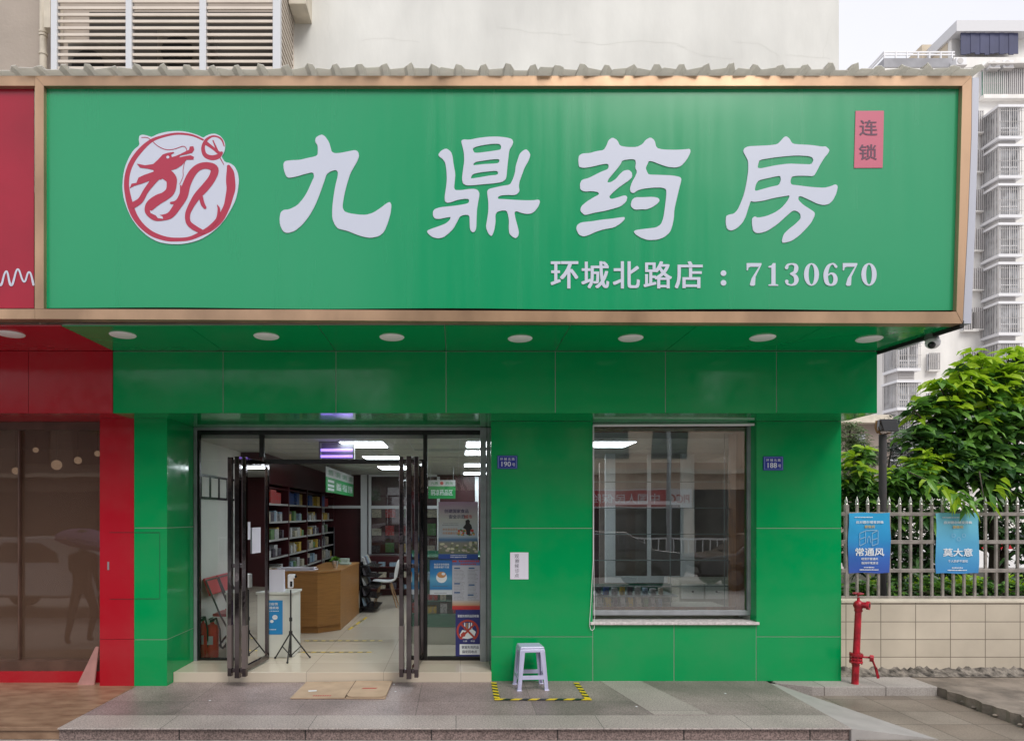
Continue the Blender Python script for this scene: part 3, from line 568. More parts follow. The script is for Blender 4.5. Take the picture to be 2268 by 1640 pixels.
yao = [[[(470,73),(500,90),(515,125),(560,133),(620,133),(655,115),(675,88),(705,72),(730,90),(742,138),(780,148),(850,150),(910,148),(950,143),(953,165),(930,210),(895,250),(860,260),(810,255),(760,238),(720,222),(695,218),(685,240),(675,262),(685,290),(695,303),(760,305),(840,308),(890,318),(897,335),(882,390),(868,450),(852,520),(850,570),(840,620),(825,660),(790,690),(750,705),(690,708),(650,695),(615,675),(600,655),(615,645),(680,637),(740,630),(770,610),(785,570),(795,500),(803,430),(803,395),(780,383),(720,383),(660,390),(625,400),(600,418),(583,412),(577,390),(590,350),(610,315),(622,285),(610,260),(615,230),(610,210),(580,207),(530,215),(522,235),(500,265),(470,300),(445,330),(437,352),(460,350),(490,330),(515,300),(540,278),(570,273),(590,290),(592,318),(570,340),(540,360),(505,385),(470,415),(448,440),(460,455),(500,445),(545,430),(562,440),(555,470),(520,500),(470,515),(420,528),(360,538),(315,550),(295,552),(270,528),(275,500),(310,470),(350,445),(388,425),(380,410),(340,405),(295,408),(270,395),(268,360),(280,335),(320,325),(360,305),(400,285),(440,270),(448,250),(440,235),(400,240),(340,255),(290,262),(262,255),(258,215),(262,185),(285,172),(330,170),(370,158),(415,152),(432,125),(445,90)]],
 [[(582,490),(590,460),(610,443),(660,443),(720,440),(755,448),(762,465),(745,485),(715,505),(680,518),(650,517),(610,520),(590,508)]],
 [[(245,640),(250,615),(275,598),(340,592),(400,582),(470,575),(520,567),(545,565),(545,580),(520,605),(480,630),(420,640),(370,655),(320,678),(290,686),(262,675)]]]
ch((2050, 480), 1.62, yao, 0, 'character')
fang = [[[(1545,65),(1565,80),(1580,108),(1600,115),(1700,120),(1765,130),(1790,128),(1813,150),(1805,170),(1780,200),(1755,240),(1735,280),(1715,313),(1670,310),(1610,310),(1580,315),(1570,340),(1575,365),(1620,370),(1700,380),(1780,385),(1820,375),(1850,362),(1865,375),(1855,420),(1835,460),(1810,485),(1775,492),(1735,482),(1690,460),(1635,435),(1620,440),(1620,460),(1650,490),(1690,515),(1720,535),(1722,555),(1700,600),(1665,640),(1625,680),(1580,712),(1545,722),(1522,725),(1518,708),(1530,670),(1560,640),(1600,610),(1635,575),(1632,545),(1610,527),(1585,525),(1545,560),(1490,610),(1430,650),(1390,663),(1360,665),(1340,650),(1333,610),(1333,575),(1350,560),(1368,570),(1420,560),(1470,540),(1515,510),(1550,470),(1570,430),(1530,437),(1470,447),(1400,465),(1345,472),(1325,465),(1310,510),(1295,560),(1275,600),(1240,635),(1205,650),(1180,640),(1170,605),(1172,560),(1190,550),(1220,545),(1245,520),(1265,475),(1285,420),(1300,350),(1310,280),(1310,220),(1295,190),(1278,160),(1285,140),(1310,128),(1370,125),(1440,122),(1490,115),(1510,95),(1530,72)],
 [(1380,212),(1450,200),(1530,190),(1610,184),(1680,188),(1705,195),(1714,215),(1700,240),(1640,238),(1560,235),(1480,245),(1420,258),(1385,265),(1367,260),(1372,235)],[(1358,360),(1375,338),(1430,325),(1490,312),(1508,312),(1513,335),(1500,368),(1450,378),(1390,395),(1355,405),(1350,395)]]]
ch((2050, 480), 1.62, fang, 0, 'character')
# emblem
em = MB()
LG = lambda x, y, *a: W((420 + x / 3.28) / 1.7249, (460 + y / 3.28) / 1.7249, 5.6)
em.plate([[LG(*c) for c in chaikin([(365,190),(400,175),(440,180),(500,198),(520,205),(600,165),(700,140),(800,130),(900,130),(1000,148),(1100,180),(1170,215),(1200,190),(1260,165),(1320,163),(1380,190),(1420,235),(1442,290),(1438,370),(1415,420),(1395,450),(1440,520),(1500,530),(1560,570),(1600,650),(1615,750),(1600,880),(1570,1000),(1520,1100),(1450,1220),(1360,1330),(1250,1420),(1130,1490),(1000,1530),(870,1548),(740,1545),(600,1520),(470,1450),(360,1350),(270,1230),(210,1100),(170,980),(152,850),(160,700),(185,580),(230,470),(290,370),(370,305),(358,240)])]], 5.604, 5.6095)
emb = obj('emblem', em, M['film'], S)
em = MB(); yy = [5.6035]
def rb(pts):
    yy[0] -= .0002; ribbon(em, pts, LG, yy[0])
rb([(1165,240,22),(1050,190,24),(930,167,26),(800,167,28),(650,200,32),(520,250,42),(400,350,58),(290,490,62),(225,640,62),(205,800,64),(225,950,72),(260,1080,78),(310,1200,72),(400,1320,65),(530,1420,62),(700,1480,55),(850,1490,48),(1000,1475,48),(1150,1410,60),(1270,1340,78),(1380,1230,88),(1460,1080,84),(1495,950,98),(1515,850,112),(1510,750,115),(1505,650,95),(1485,575,45)])
rb([(1430,320,12),(1400,240,20),(1340,200,20),(1270,200,24),(1200,250,38),(1165,340,46),(1190,430,54),(1270,465,62),(1350,450,62),(1395,405,40)])
rb([(1200,280,50),(1290,345,36),(1370,410,40)]); rb([(1290,250,14),(1315,310,20),(1340,370,28)]); rb([(1375,460,12),(1425,550,8)])
rb([(395,212,8),(460,212,8),(520,250,9),(600,320,9),(700,363,9),(800,358,9),(915,322,9),(955,350,9),(960,385,9)]); rb([(935,510,9),(915,620,7),(915,700,7),(870,800,6)])
yy[0] -= .0003
hd = [(720,405),(795,393),(805,405),(765,428),(775,458),(820,445),(880,420),(950,385),(990,365),(1000,325),(1045,322),(1055,365),(1030,405),(970,420),(880,440),(865,462),(940,445),(1010,435),(1052,455),(1045,490),(960,492),(900,560),(830,605),(760,625),(720,650),(640,740),(540,730),(480,760),(400,790),(300,820),(245,850),(270,790),(330,780),(355,715),(430,680),(545,640),(545,620),(480,605),(375,590),(335,540),(440,560),(540,545),(600,490),(660,425)]
em.plate([[LG(*c) for c in hd]], yy[0], None)
rb([(660,640,150),(760,720,140),(772,800,125),(750,890,115),(680,950,110),(600,990,125),(510,1060,125),(480,1140,85),(560,1212,80),(660,1215,75),(760,1180,85),(850,1060,100),(920,940,110),(960,800,100),(1030,660,95),(1120,580,85),(1230,565,85),(1310,610,100),(1280,720,95),(1190,840,100),(1090,950,90),(1010,1080,72),(972,1180,64),(985,1280,62),(1060,1345,66),(1160,1395,50)])
rb([(590,690,110),(540,760,80),(450,880,66),(380,1000,72),(290,1060,80)])
rb([(1140,960,50),(1160,1040,50),(1190,1090,38)]); rb([(886,815,16),(885,940,36),(830,1020,42),(765,1032,28)]); rb([(1345,1060,10),(1365,1120,34),(1340,1240,34),(1250,1340,44)])
obj('dragon_drawing', em, M['logored'], emb)
em = MB(); yy[0] -= .0005; em.plate([[LG(725 + 20 * math.cos(t), 460 + 18 * math.sin(t)) for t in [i * .628 for i in range(10)]]], yy[0], None)
em.plate([[LG(*c) for c in [(500,1125),(560,1150),(660,1205),(665,1232),(600,1222),(575,1190),(510,1160)]]], yy[0], None); obj('white_details', em, M['film'], emb)
# small lettering
YL = 5.605
for c, a, b in (('环', 1220.7, 1279.7), ('城', 1288.7, 1348), ('北', 1358.5, 1416), ('路', 1426.5, 1487.3), ('店', 1495.5, 1555.3)):
    x0, x1 = XX(a, YL), XX(b, YL); z0, z1 = ZZ(638, YL), ZZ(579, YL); text('character', c, (x0 + x1) / 2, (z0 + z1) / 2, x1 - x0, z1 - z0, YL, M['film'], S, .028)
f = MB()
for cy in (604.7, 626): f.plate([[W(1602.5 + 6.4 * math.cos(t), cy + 6.4 * math.sin(t), YL) for t in [i * .524 for i in range(12)]]], YL, YL + .004)
obj('colon', f, M['film'], S)
el = lambda cx, cy, a, b: [(cx + a * math.cos(i * .2618), cy + b * math.sin(i * .2618)) for i in range(24)]
D7 = [[(0,1),(.6,1),(.6,.93),(.36,.40),(.34,.04),(.29,0),(.17,0),(.13,.06),(.2,.32),(.5,.84),(.16,.84),(.08,.8),(.05,.68),(0,.68)]]
D1 = [[(.08,.86),(.22,.9),(.3,1),(.42,1),(.42,.08),(.55,.05),(.55,0),(.08,0),(.08,.05),(.22,.08),(.22,.8),(.08,.8)]]
for ch_, a, b in (('7', 1300, 1392), ('1', 1425, 1502), ('3', 1535, 1625), ('0', 1655, 1748), ('6', 1775, 1865), ('7', 1895, 1985), ('0', 2010, 2105)):
    a = (2050 + a / 1.62) / 1.7249; b = (2050 + b / 1.62) / 1.7249
    fx = lambda x, y, *r: W(a + (b - a) * x / .6, 632.6 - 50.2 * y, YL); f = MB()
    if ch_ == '7': f.plate([[fx(*p) for p in D7[0]]], YL, YL + .004)
    elif ch_ == '1': f.plate([[fx(*p) for p in D1[0]]], YL, YL + .004)
    elif ch_ == '0': f.plate([[fx(*p) for p in el(.3, .5, .3, .5)], [fx(*p) for p in el(.3, .5, .115, .44)]], YL, YL + .004)
    elif ch_ == '3': ribbon(f, [(.08,.80,.15),(.14,.92,.1),(.3,.965,.07),(.45,.9,.14),(.48,.76,.18),(.42,.6,.15),(.25,.53,.07)], fx, YL); ribbon(f, [(.25,.52,.07),(.42,.45,.15),(.49,.27,.19),(.43,.1,.14),(.27,.035,.07),(.12,.09,.1),(.09,.2,.15)], fx, YL + .001)
    else: ribbon(f, [(.52,.84,.12),(.44,.95,.09),(.34,.965,.07),(.2,.85,.14),(.11,.6,.19),(.1,.35,.19),(.16,.12,.16),(.3,.035,.08),(.44,.1,.15),(.5,.28,.18),(.45,.47,.15),(.32,.545,.08),(.2,.47,.06)], fx, YL)
    obj('digit', f, M['film'], S)
f = MB(); poly(f, [(1895, 245.7), (1957, 245.3), (1957.9, 247), (1955, 370.5), (1954, 371.5), (1891.6, 371.8)], 5.605, .004); tg = obj('red_tag', f, M['tagred'], S)
for c, a, b, y0, y1 in (('连', 1904, 1943, 266, 300), ('锁', 1903, 1941.6, 320, 354)):
    Y = 5.6035; text('character', c, XX((a + b) / 2, Y), ZZ((y0 + y1) / 2, Y), XX(b, Y) - XX(a, Y), ZZ(y0, Y) - ZZ(y1, Y), Y, M['tagink'], tg, .02)
# neighbour's red sign
S2 = thing('neighbour_sign', 'red sign board with white letter ends beside the green sign', 'sign', (-4.5, 5.7, ZS))
f = MB(); f.box(-9, XX(75, 5.61), 5.61, 5.616, ZZ(682, 5.61), ZZ(190, 5.61)); obj('panel', f, mat('red_sign_sheet', (.34, .004, .026), .25, var=.15, vs=1), S2)
f = MB(); f.box(-9, XX(77, F), F, F + .08, ZZ(190, F), ZZ(168, F)); f.box(-9, XX(77, F), F, F + .1, ZZ(706, F), ZZ(684, F)); f.box(XX(75.2, F), XX(77, F), F + .01, F + .08, ZZ(683.5, F), ZZ(190.5, F)); obj('frame', f, M['copper'], S2)
f = MB(); ribbon(f, [(-12, 598, 4), (-4, 625, 5), (3, 630, 5), (10, 606, 4), (16, 602, 4), (22, 628, 5), (28, 628, 5), (36, 600, 4), (42, 598, 4), (50, 620, 4), (56, 622, 4), (62, 604, 4), (68, 606, 4), (74, 630, 5)], lambda x, y, *a: W(x, y, 5.606), 5.606); obj('lettering', f, M['film'], S2)

# ================================================================ corrugated awning over the sign
aw = MB(); x = -9.2; zb_ = 5.468; prof = []
while x < XX(2172, 5.53):
    prof += [(x, zb_), (x + .105, zb_), (x + .125, zb_ + .032 + .006 * math.sin(x * 9)), (x + .165, zb_ + .035 + .006 * math.sin(x * 7)), (x + .19, zb_)]; x += .2017
vs = []; 
jr = random.Random(5)
for yv in (5.52, 5.6, 7.6):
    for i, (a, b) in enumerate(prof): vs.append((a, yv + (jr.uniform(-.022, .022) if yv < 5.55 else 0), b + (0 if yv < 5.55 else .01)))
n = len(prof); aw.add(vs, [(j * n + i, j * n + i + 1, (j + 1) * n + i + 1, (j + 1) * n + i) for j in range(2) for i in range(n - 1)])
aw.add([(v[0], v[1], v[2] + .003) for v in vs], [(j * n + i, (j + 1) * n + i, (j + 1) * n + i + 1, j * n + i + 1) for j in range(2) for i in range(n - 1)])
solo('corrugated_awning', aw, M['fibre'], 'weathered corrugated roofing sheet sticking out above the green sign', 'awning')

# ================================================================ upper building, louvred screen, pipe
U = thing('upper_building', 'white rendered upper storeys with fine cracks above the shop sign', 'building', (1.2, 7.6, 3.5))
f = MB(); f.box(XX(640, 7.6), XX(1858, 7.6), 7.6, 14.6, 3.5, 13); obj('wall', f, M['plaster'], U)
f = MB(); f.box(-12, XX(640, 7.6) - .003, 7.62, 14.6, 3.5, 13); obj('beige_wall', f, M['beige'], U)
f = MB(); f.box(XX(642, 7.35), XX(680, 7.35), 7.3, 7.6, ZZ(16, 7.35), 8); obj('concrete_ledge', f, M['cap'], U)
f = MB(); f.box(XX(103, 7.4), XX(117, 7.4), 7.35, 7.6, ZZ(68, 7.4), 7.5); obj('wall_box', f, M['cap'], U)
def crack(pts, w0=.005):
    q = []; rr = random.Random(int(pts[0][0]))
    for a, b in zip(pts, pts[1:]):
        for k in range(5): q.append((a[0] + (b[0] - a[0]) * k / 5 + rr.uniform(-2, 2), a[1] + (b[1] - a[1]) * k / 5 + rr.uniform(-1.6, 1.6), .4))
    ribbon(ck, q, lambda x, y, *a: W(x, y, 7.598), 7.598, k=2, cap=False)
ck = MB()
for c in ([(715, 4), (728, 12), (727, 60), (731, 95)], [(1270, 90), (1330, 98), (1420, 92), (1500, 97), (1530, 110)], [(1620, 92), (1680, 96), (1722, 122), (1722, 140)], [(1640, 88), (1645, 140)], [(1840, 55), (1828, 100), (1820, 138)], [(1500, 100), (1560, 125), (1640, 132)], [(1740, 122), (1800, 126), (1850, 132)], [(1100, 60), (1180, 72), (1290, 78)], [(800, 90), (850, 84), (950, 96)]): crack(c)
obj('crack', ck, mat('crack_line', (.66, .66, .63), .95), U)
L = thing('louvred_screen', 'white aluminium louvred screen of horizontal slats round air conditioners', 'louvre', (-3, 7.3, 5.2))
YL2 = 7.0
for a, b in ((116, 129), (281, 294), (443.6, 458), (605.5, 621.5)):
    f = MB(); f.box(XX(a, YL2), XX(b, YL2), YL2 - .03, YL2 + .04, 5.2, 7.4); obj('post', f, M['post'], L, bev=.004)
for a, b in ((129.2, 280.8), (294.2, 443.4), (458.2, 605.3)):
    f = MB()
    for k in range(-2, 14):
        z = ZZ(4 + 14.75 * k, YL2); x0, x1 = XX(a, YL2), XX(b, YL2)
        if z < 5.25: continue
        f.hexa([(x0, YL2 - .012, z - .018), (x1, YL2 - .012, z - .018), (x1, YL2 + .035, z + .006), (x0, YL2 + .035, z + .006)], [(x0, YL2 - .012, z + .012), (x1, YL2 - .012, z + .012), (x1, YL2 + .035, z + .018), (x0, YL2 + .035, z + .018)])
    obj('slat_panel', f, M['slat'], L, bev=.003)
f = MB(); x0 = XX(618, YL2)
f.box(x0 - .03, x0 - .02, YL2 + .045, 7.55, 5.2, 7.4, 1)  # black sheet standing in for shade between the side slats
for k in range(-4, 14):
    z = ZZ(-10 + 14.75 * k, YL2); 
    if z < 5.25: continue
    f.box(x0 - .008, x0 + .012, YL2 + .045, 7.555, z - .011, z + .011)
f.box(x0 - .012, x0 + .014, 7.56, 7.598, 5.2, 7.4); obj('side_louvre', f, [M['slat'], M['dark']], L)
f = MB(); f.box(XX(129, YL2) + .05, XX(620, YL2) - .1, 7.5, 7.59, 5.2, 7.4); obj('painted_shade_sheet', f, mat('shaded_render', (.03, .025, .02), .9), L)  # near-black sheet paints the shade inside the screen
for i, (cx, cz) in enumerate(((-3.85, 6.35), (-2.9, 6.5))):
    t = thing('air_conditioner', ('old air conditioner unit behind the leftmost louvre bay', 'air conditioner unit behind the middle louvre bay')[i], 'air conditioner', (cx, 7.32, cz), 'air conditioners behind the louvres')
    f = MB(); f.box(cx - .28, cx + .28, 7.2, 7.45, cz, cz + .5); obj('casing', f, mat('ac_casing', (.13, .12, .10), .5, var=.3), t, bev=.01)
    f = MB(); f.cyl((cx - .06, 7.185, cz + .25), (cx - .06, 7.199, cz + .25), .17, n=20); obj('fan_guard', f, M['dark'], t)
f = MB(); X = XX(96, 7.5); f.cyl((X, 7.5, 3.6), (X, 7.5, 9), .037, n=14)
for y_ in (72, 79, 120): f.cyl((X, 7.5, ZZ(y_, 7.5) - .012), (X, 7.5, ZZ(y_, 7.5) + .012), .044, n=14)
solo('drainpipe', f, M['cap'], 'cream drainpipe running down the beige wall left of the louvres', 'pipe', smooth=True)
# ================================================================ things on and in front of the wall
def ticks(mb, x0, x1, z, h, y, m, n=7, seed=1):      # row of illegibly small print
    r = random.Random(seed); x = x0; st = (x1 - x0) / n
    for i in range(n):
        mb.box(x0 + i * st, x0 + i * st + st * r.uniform(.6, .88), y, y + .0006, z, z + h * r.uniform(.75, 1), m)
def plate_sign(cx0, cx1, cy0, cy1, num, label):
    Y = 7.058; X0, X1, Z0, Z1 = XX(cx0, Y), XX(cx1, Y), ZZ(cy1, Y), ZZ(cy0, Y)
    t = thing('house_number_plate', label, 'number plate', ((X0 + X1) / 2, YW, Z0), 'blue house number plates')
    f = MB(); f.box(X0, X1, Y, YW - .001, Z0, Z1); obj('plate', f, M['blue'], t, bev=.002)
    f = MB(); a = .008; b = .012
    f.plate([[(X0 + a, Z0 + a), (X1 - a, Z0 + a), (X1 - a, Z1 - a), (X0 + a, Z1 - a)], [(X0 + b + .003, Z0 + b), (X1 - b - .003, Z0 + b), (X1 - b - .003, Z1 - b), (X0 + b + .003, Z1 - b)]], Y - .0015, Y - .0002); obj('rim_line', f, M['bluerim'], t)
    W_ = X1 - X0; H_ = Z1 - Z0; cx = (X0 + X1) / 2
    text('street_name', '环 城 北 路', cx, Z0 + H_ * .73, W_ * .72, H_ * .2, Y - .001, M['wtext'], t, .02)
    text('number', num, cx - W_ * .06, Z0 + H_ * .36, W_ * .46, H_ * .36, Y - .001, M['wtext'], t, .03)
    text('suffix', '号', cx + W_ * .31, Z0 + H_ * .31, W_ * .14, H_ * .24, Y - .001, M['wtext'], t, .02)
plate_sign(1101.5, 1146, 1008, 1037.5, '190', 'blue enamel house number plate reading 190 right of the doorway')
plate_sign(1691, 1735, 1010, 1041, '188', 'blue enamel house number plate reading 188 right of the window')
Y = 7.064; t = thing('paper_notice', 'white handwritten paper notice taped to the green wall above the stool', 'notice', (XX(1150, Y), YW, ZZ(1282, Y)))
f = MB(); rect(f, 1130, 1170.5, 1222.5, 1282, Y, .002); obj('sheet', f, M['paper'], t)
for k, c in enumerate('观察候诊点'): text('handwriting', c, XX(1144.5 + (k % 2), Y), ZZ(1231 + k * 10.6, Y), .046, .043, Y - .001, M['ink'], t, -.012)
# plastic stool
an = R(5); SX, SY = .748, 6.82
def sp(x, y, z): return (SX + x * math.cos(an) - y * math.sin(an), SY + x * math.sin(an) + y * math.cos(an), ZP + z)
T = thing('plastic_stool', 'pale lilac plastic stool standing inside the yellow and black floor tape', 'stool', (SX, SY, ZP))
HS = .425
def quadring(h, z): return [sp(-h, -h * .95, z), sp(h, -h * .95, z), sp(h, h * .95, z), sp(-h, h * .95, z)]
f = MB(); f.hexa(quadring(.122, HS - .02), quadring(.118, HS)); f.hexa(quadring(.128, HS - .055), quadring(.1225, HS - .0205)); obj('seat', f, M['stool'], T, bev=.008)
f = MB(); f.hexa(quadring(.085, HS - .0005), quadring(.083, HS + .001)); obj('seat_inset', f, mat('lilac_plastic_textured', (.44, .45, .64), .5), T)
def lerp(z): return .153 - (.153 - .122) * z / HS
for sx in (-1, 1):
    for sy in (-1, 1):
        f = MB()
        def L4(z, w_):
            h = lerp(z); x1, y1 = sx * h, sy * h * .95; x0, y0 = x1 - sx * w_, y1 - sy * w_
            return x0, x1, y0, y1
        for ax in (0, 1):       # an angle-section leg: two tapering blades
            a0 = L4(0, .036); a1 = L4(HS - .05, .05); th = .012
            if ax: q0 = [(a0[0], a0[3] - sy * th), (a0[1] - sx * .012, a0[3] - sy * th), (a0[1] - sx * .012, a0[3]), (a0[0], a0[3])]; q1 = [(a1[0], a1[3] - sy * th), (a1[1] - sx * .012, a1[3] - sy * th), (a1[1] - sx * .012, a1[3]), (a1[0], a1[3])]
            else: q0 = [(a0[1] - sx * th, a0[2]), (a0[1], a0[2]), (a0[1], a0[3]), (a0[1] - sx * th, a0[3])]; q1 = [(a1[1] - sx * th, a1[2]), (a1[1], a1[2]), (a1[1], a1[3]), (a1[1] - sx * th, a1[3])]
            f.hexa([sp(*p, .012) for p in q0], [sp(*p, HS - .05) for p in q1])
        h = lerp(0); f.hexa([sp(sx * (h - .04), sy * (h * .95 - .04), 0), sp(sx * (h + .01), sy * (h * .95 - .04), 0), sp(sx * (h + .01), sy * (h * .95 + .01), 0), sp(sx * (h - .04), sy * (h * .95 + .01), 0)], [sp(sx * (h - .038), sy * (h * .95 - .038), .012), sp(sx * (h + .004), sy * (h * .95 - .038), .012), sp(sx * (h + .004), sy * (h * .95 + .004), .012), sp(sx * (h - .038), sy * (h * .95 + .004), .012)])
        obj('leg', f, M['stool'], T, bev=.003)
for k in range(4):
    f = MB(); z0, z1 = .108, .148; h0, h1 = lerp(z0) - .004, lerp(z1) - .004
    if k < 2:
        s_ = (-1, 1)[k]; f.hexa([sp(-h0 + .03, s_ * h0 * .95 - .008, z0), sp(h0 - .03, s_ * h0 * .95 - .008, z0), sp(h0 - .03, s_ * h0 * .95 + .002, z0), sp(-h0 + .03, s_ * h0 * .95 + .002, z0)], [sp(-h1 + .035, s_ * h1 * .95 - .008, z1), sp(h1 - .035, s_ * h1 * .95 - .008, z1), sp(h1 - .035, s_ * h1 * .95 + .002, z1), sp(-h1 + .035, s_ * h1 * .95 + .002, z1)])
    else:
        s_ = (-1, 1)[k - 2]; f.hexa([sp(s_ * h0 - .008, -h0 * .9 + .03, z0), sp(s_ * h0 + .002, -h0 * .9 + .03, z0), sp(s_ * h0 + .002, h0 * .9 - .03, z0), sp(s_ * h0 - .008, h0 * .9 - .03, z0)], [sp(s_ * h1 - .008, -h1 * .9 + .03, z1), sp(s_ * h1 + .002, -h1 * .9 + .03, z1), sp(s_ * h1 + .002, h1 * .9 - .03, z1), sp(s_ * h1 - .008, h1 * .9 - .03, z1)])
    obj('stretcher', f, M['stool'], T, bev=.002)
# hazard tape on the paving
def tape(mb, a, b, w_, n, z, sl=.5, lift=0):
    a = Vector((*a, z)); b = Vector((*b, z)); d = (b - a); u = d.normalized(); s_ = Vector((-u.y, u.x, 0)) * w_ / 2; st = d.length / n
    for i in range(n):
        p = a + u * st * i; q = a + u * st * (i + 1); k = u * w_ * sl / 2
        mb.quad(p - s_ - (k if i else k * 0), q - s_ - (k if i < n - 1 else k * 0), q + s_ + (k if i < n - 1 else k * 0), p + s_ + (k if i else k * 0), i % 2)
tg = 'strips of hazard tape on the paving'
f = MB(); tape(f, (.39, 7.0), (.385, 6.34), .055, 12, ZP + .005); solo('floor_tape', f, [M['tapey'], M['tapek']], 'yellow and black tape strip on the paving left of the stool', 'tape', tg)
f = MB(); tape(f, (.36, 6.345), (1.27, 6.345), .055, 11, ZP + .007, .9); solo('floor_tape', f, [M['tapey'], M['tapek']], 'long yellow and black tape strip on the paving in front of the stool', 'tape', tg)
f = MB(); tape(f, (1.238, 6.985), (1.24, 6.38), .055, 11, ZP + .005); solo('floor_tape', f, [M['tapey'], M['tapek']], 'yellow and black tape strip on the paving right of the stool', 'tape', tg)
# flattened cardboard
cb = thing('flattened_cardboard', 'flattened brown cardboard box lying on the paving before the step', 'cardboard', (-1.1, 6.68, ZP))
f = MB(); f.hexa([(-1.558, 6.365, ZP + .004), (-1.048, 6.375, ZP + .004), (-1.035, 6.99, ZP + .004), (-1.545, 6.995, ZP + .004)], [(-1.558, 6.365, ZP + .014), (-1.048, 6.375, ZP + .017), (-1.035, 6.99, ZP + .018), (-1.545, 6.995, ZP + .011)]); obj('panel', f, [M['card']], cb)
f = MB(); ff = [(-1.03, 6.99), (-1.036, 6.56), (-1.04, 6.44), (-1.01, 6.385), (-.96, 6.372), (-.74, 6.37), (-.69, 6.385), (-.665, 6.44), (-.655, 6.99)]; f.flat([(a, b) for a, b in ff], ZP + .016, ZP + .024); obj('flap', f, M['card'], cb)
f = MB(); f.flat([(-1.04, 6.366), (-.665, 6.366), (-.665, 6.9), (-1.04, 6.9)], ZP + .003, ZP + .0125); obj('lower_flap', f, M['card'], cb)
f = MB(); f.box(-1.55, -1.05, 6.368, 6.99, ZP + .0015, ZP + .0035); f.flat([(-1.045, 6.37), (-1.0395, 6.37), (-1.0305, 6.99), (-1.036, 6.99)], ZP + .012, ZP + .0245); obj('dark_edge', f, M['cardedge'], cb)
f = MB()
for i in range(8): f.flat([(-1.36 + i * .022, 6.42), (-1.345 + i * .022, 6.42), (-1.34 + i * .022, 6.45), (-1.355 + i * .022, 6.45)], ZP + .0165, ZP + .0175)
f.flat([(-.93, 6.66), (-.79, 6.665), (-.775, 6.70), (-.915, 6.695)], ZP + .0242, ZP + .0252); obj('red_print', f, M['redink'], cb)
f = MB(); f.flat([(-1.435, 6.585), (-1.36, 6.60), (-1.365, 6.64), (-1.445, 6.625)], ZP + .0165, ZP + .0175); obj('paper_scrap', f, M['wtext'], cb)
# security camera under the soffit
Y = 5.92; X = XX(2063, Y); t = thing('security_camera', 'white dome security camera under the right corner of the soffit', 'camera', (X, Y, ZS))
f = MB(); f.lathe([(0, 0), (.05, 0), (.055, -.03), (.058, -.045), (0, -.046)], (X, Y, ZS), 20); obj('mount', f, mat('grey_camera_base', (.12, .14, .13), .4), t, smooth=True)
f = MB(); f.ball((X + .004, Y - .01, ZS - .075), .058, 18, 12, 0, (1.02, 1, .9)); obj('housing', f, mat('camera_white', (.75, .75, .77), .35), t, smooth='all')
f = MB(); f.ball((X - .022, Y - .035, ZS - .098), .032, 14, 8); obj('lens', f, M['black'], t, smooth='all')
# ================================================================ hydrant
Y = 6.95; Xh = 4.096; t = thing('fire_standpipe', 'red fire standpipe with hand wheel beside the green wall', 'hydrant', (Xh, Y, ZP))
lean = lambda y_: Vector((XX(1893.5 + (1514 - y_) * .046, Y), Y, ZZ(y_, Y)))
f = MB(); f.cyl(lean(1516), lean(1347), .034, .031, 20); f.cyl(lean(1474), lean(1470), .036, n=20); obj('pipe', f, M['hyd'], t, smooth=True)
f = MB()
for y0, y1, r in ((1466, 1462, .062), (1459, 1455.5, .055), (1452, 1446, .064)): f.cyl(lean(y0), lean(y1), r, n=24)
for k in range(6):
    a = k * math.pi / 3 + .3; c = lean(1466); f.cyl((c.x + .053 * math.cos(a), c.y + .053 * math.sin(a), ZZ(1469, Y)), (c.x + .053 * math.cos(a), c.y + .053 * math.sin(a), ZZ(1444, Y)), .007, n=6)
f.cyl(lean(1462), lean(1446), .04, n=16); obj('flange', f, M['hyd'], t, bev=.002)
f = MB(); f.lathe([(.034, 0), (.04, .012), (.036, .03), (.045, .05), (.05, .07), (.044, .095), (.026, .112), (.014, .12), (.012, .15), (0, .15)], (lean(1351).x + .001, Y, ZZ(1354, Y)), 20)
vx = lean(1351).x; zv = ZZ(1338, Y); f.cyl((vx, Y, zv), (vx + .055, Y - .065, zv), .03, .033, 18); f.cyl((vx + .05, Y - .06, zv), (vx + .068, Y - .078, zv), .044, n=20); obj('valve', f, M['hyd'], t, smooth=True)
f = MB(); f.cyl((vx + .0665, Y - .0765, zv), (vx + .0695, Y - .0795, zv), .024, n=18); obj('outlet', f, M['hydk'], t)  # near-black disc on the outlet face
f = MB(); zc = ZZ(1313.5, Y); wc = vx - .002
for i in range(20):
    a = i * math.pi / 10; b = a + math.pi / 10; f.cyl((wc + .046 * math.cos(a), Y + .046 * math.sin(a), zc), (wc + .046 * math.cos(b), Y + .046 * math.sin(b), zc), .0075, n=8)
for i in range(3):
    a = i * math.pi / 3; f.cyl((wc - .046 * math.cos(a), Y - .046 * math.sin(a), zc), (wc + .046 * math.cos(a), Y + .046 * math.sin(a), zc), .006, n=8)
f.cyl((wc, Y, zc - .03), (wc, Y, zc + .008), .01, n=10); obj('hand_wheel', f, M['hyd'], t, smooth=True)
f = MB(); c = lean(1453); f.cyl(c, (c.x + .13, Y - .02, c.z - .005), .011, n=10); f.cyl((c.x + .12, Y - .03, c.z - .01), (c.x + .15, Y - .045, c.z - .012), .034, n=20)
f.beam((c.x + .14, Y - .045, c.z - .03), (c.x + .17, Y - .05, c.z - .11), .028, .012); f.beam((c.x + .168, Y - .05, c.z - .10), (c.x + .195, Y - .05, c.z - .21), .024, .012); obj('lever', f, M['hyd'], t, smooth=True)
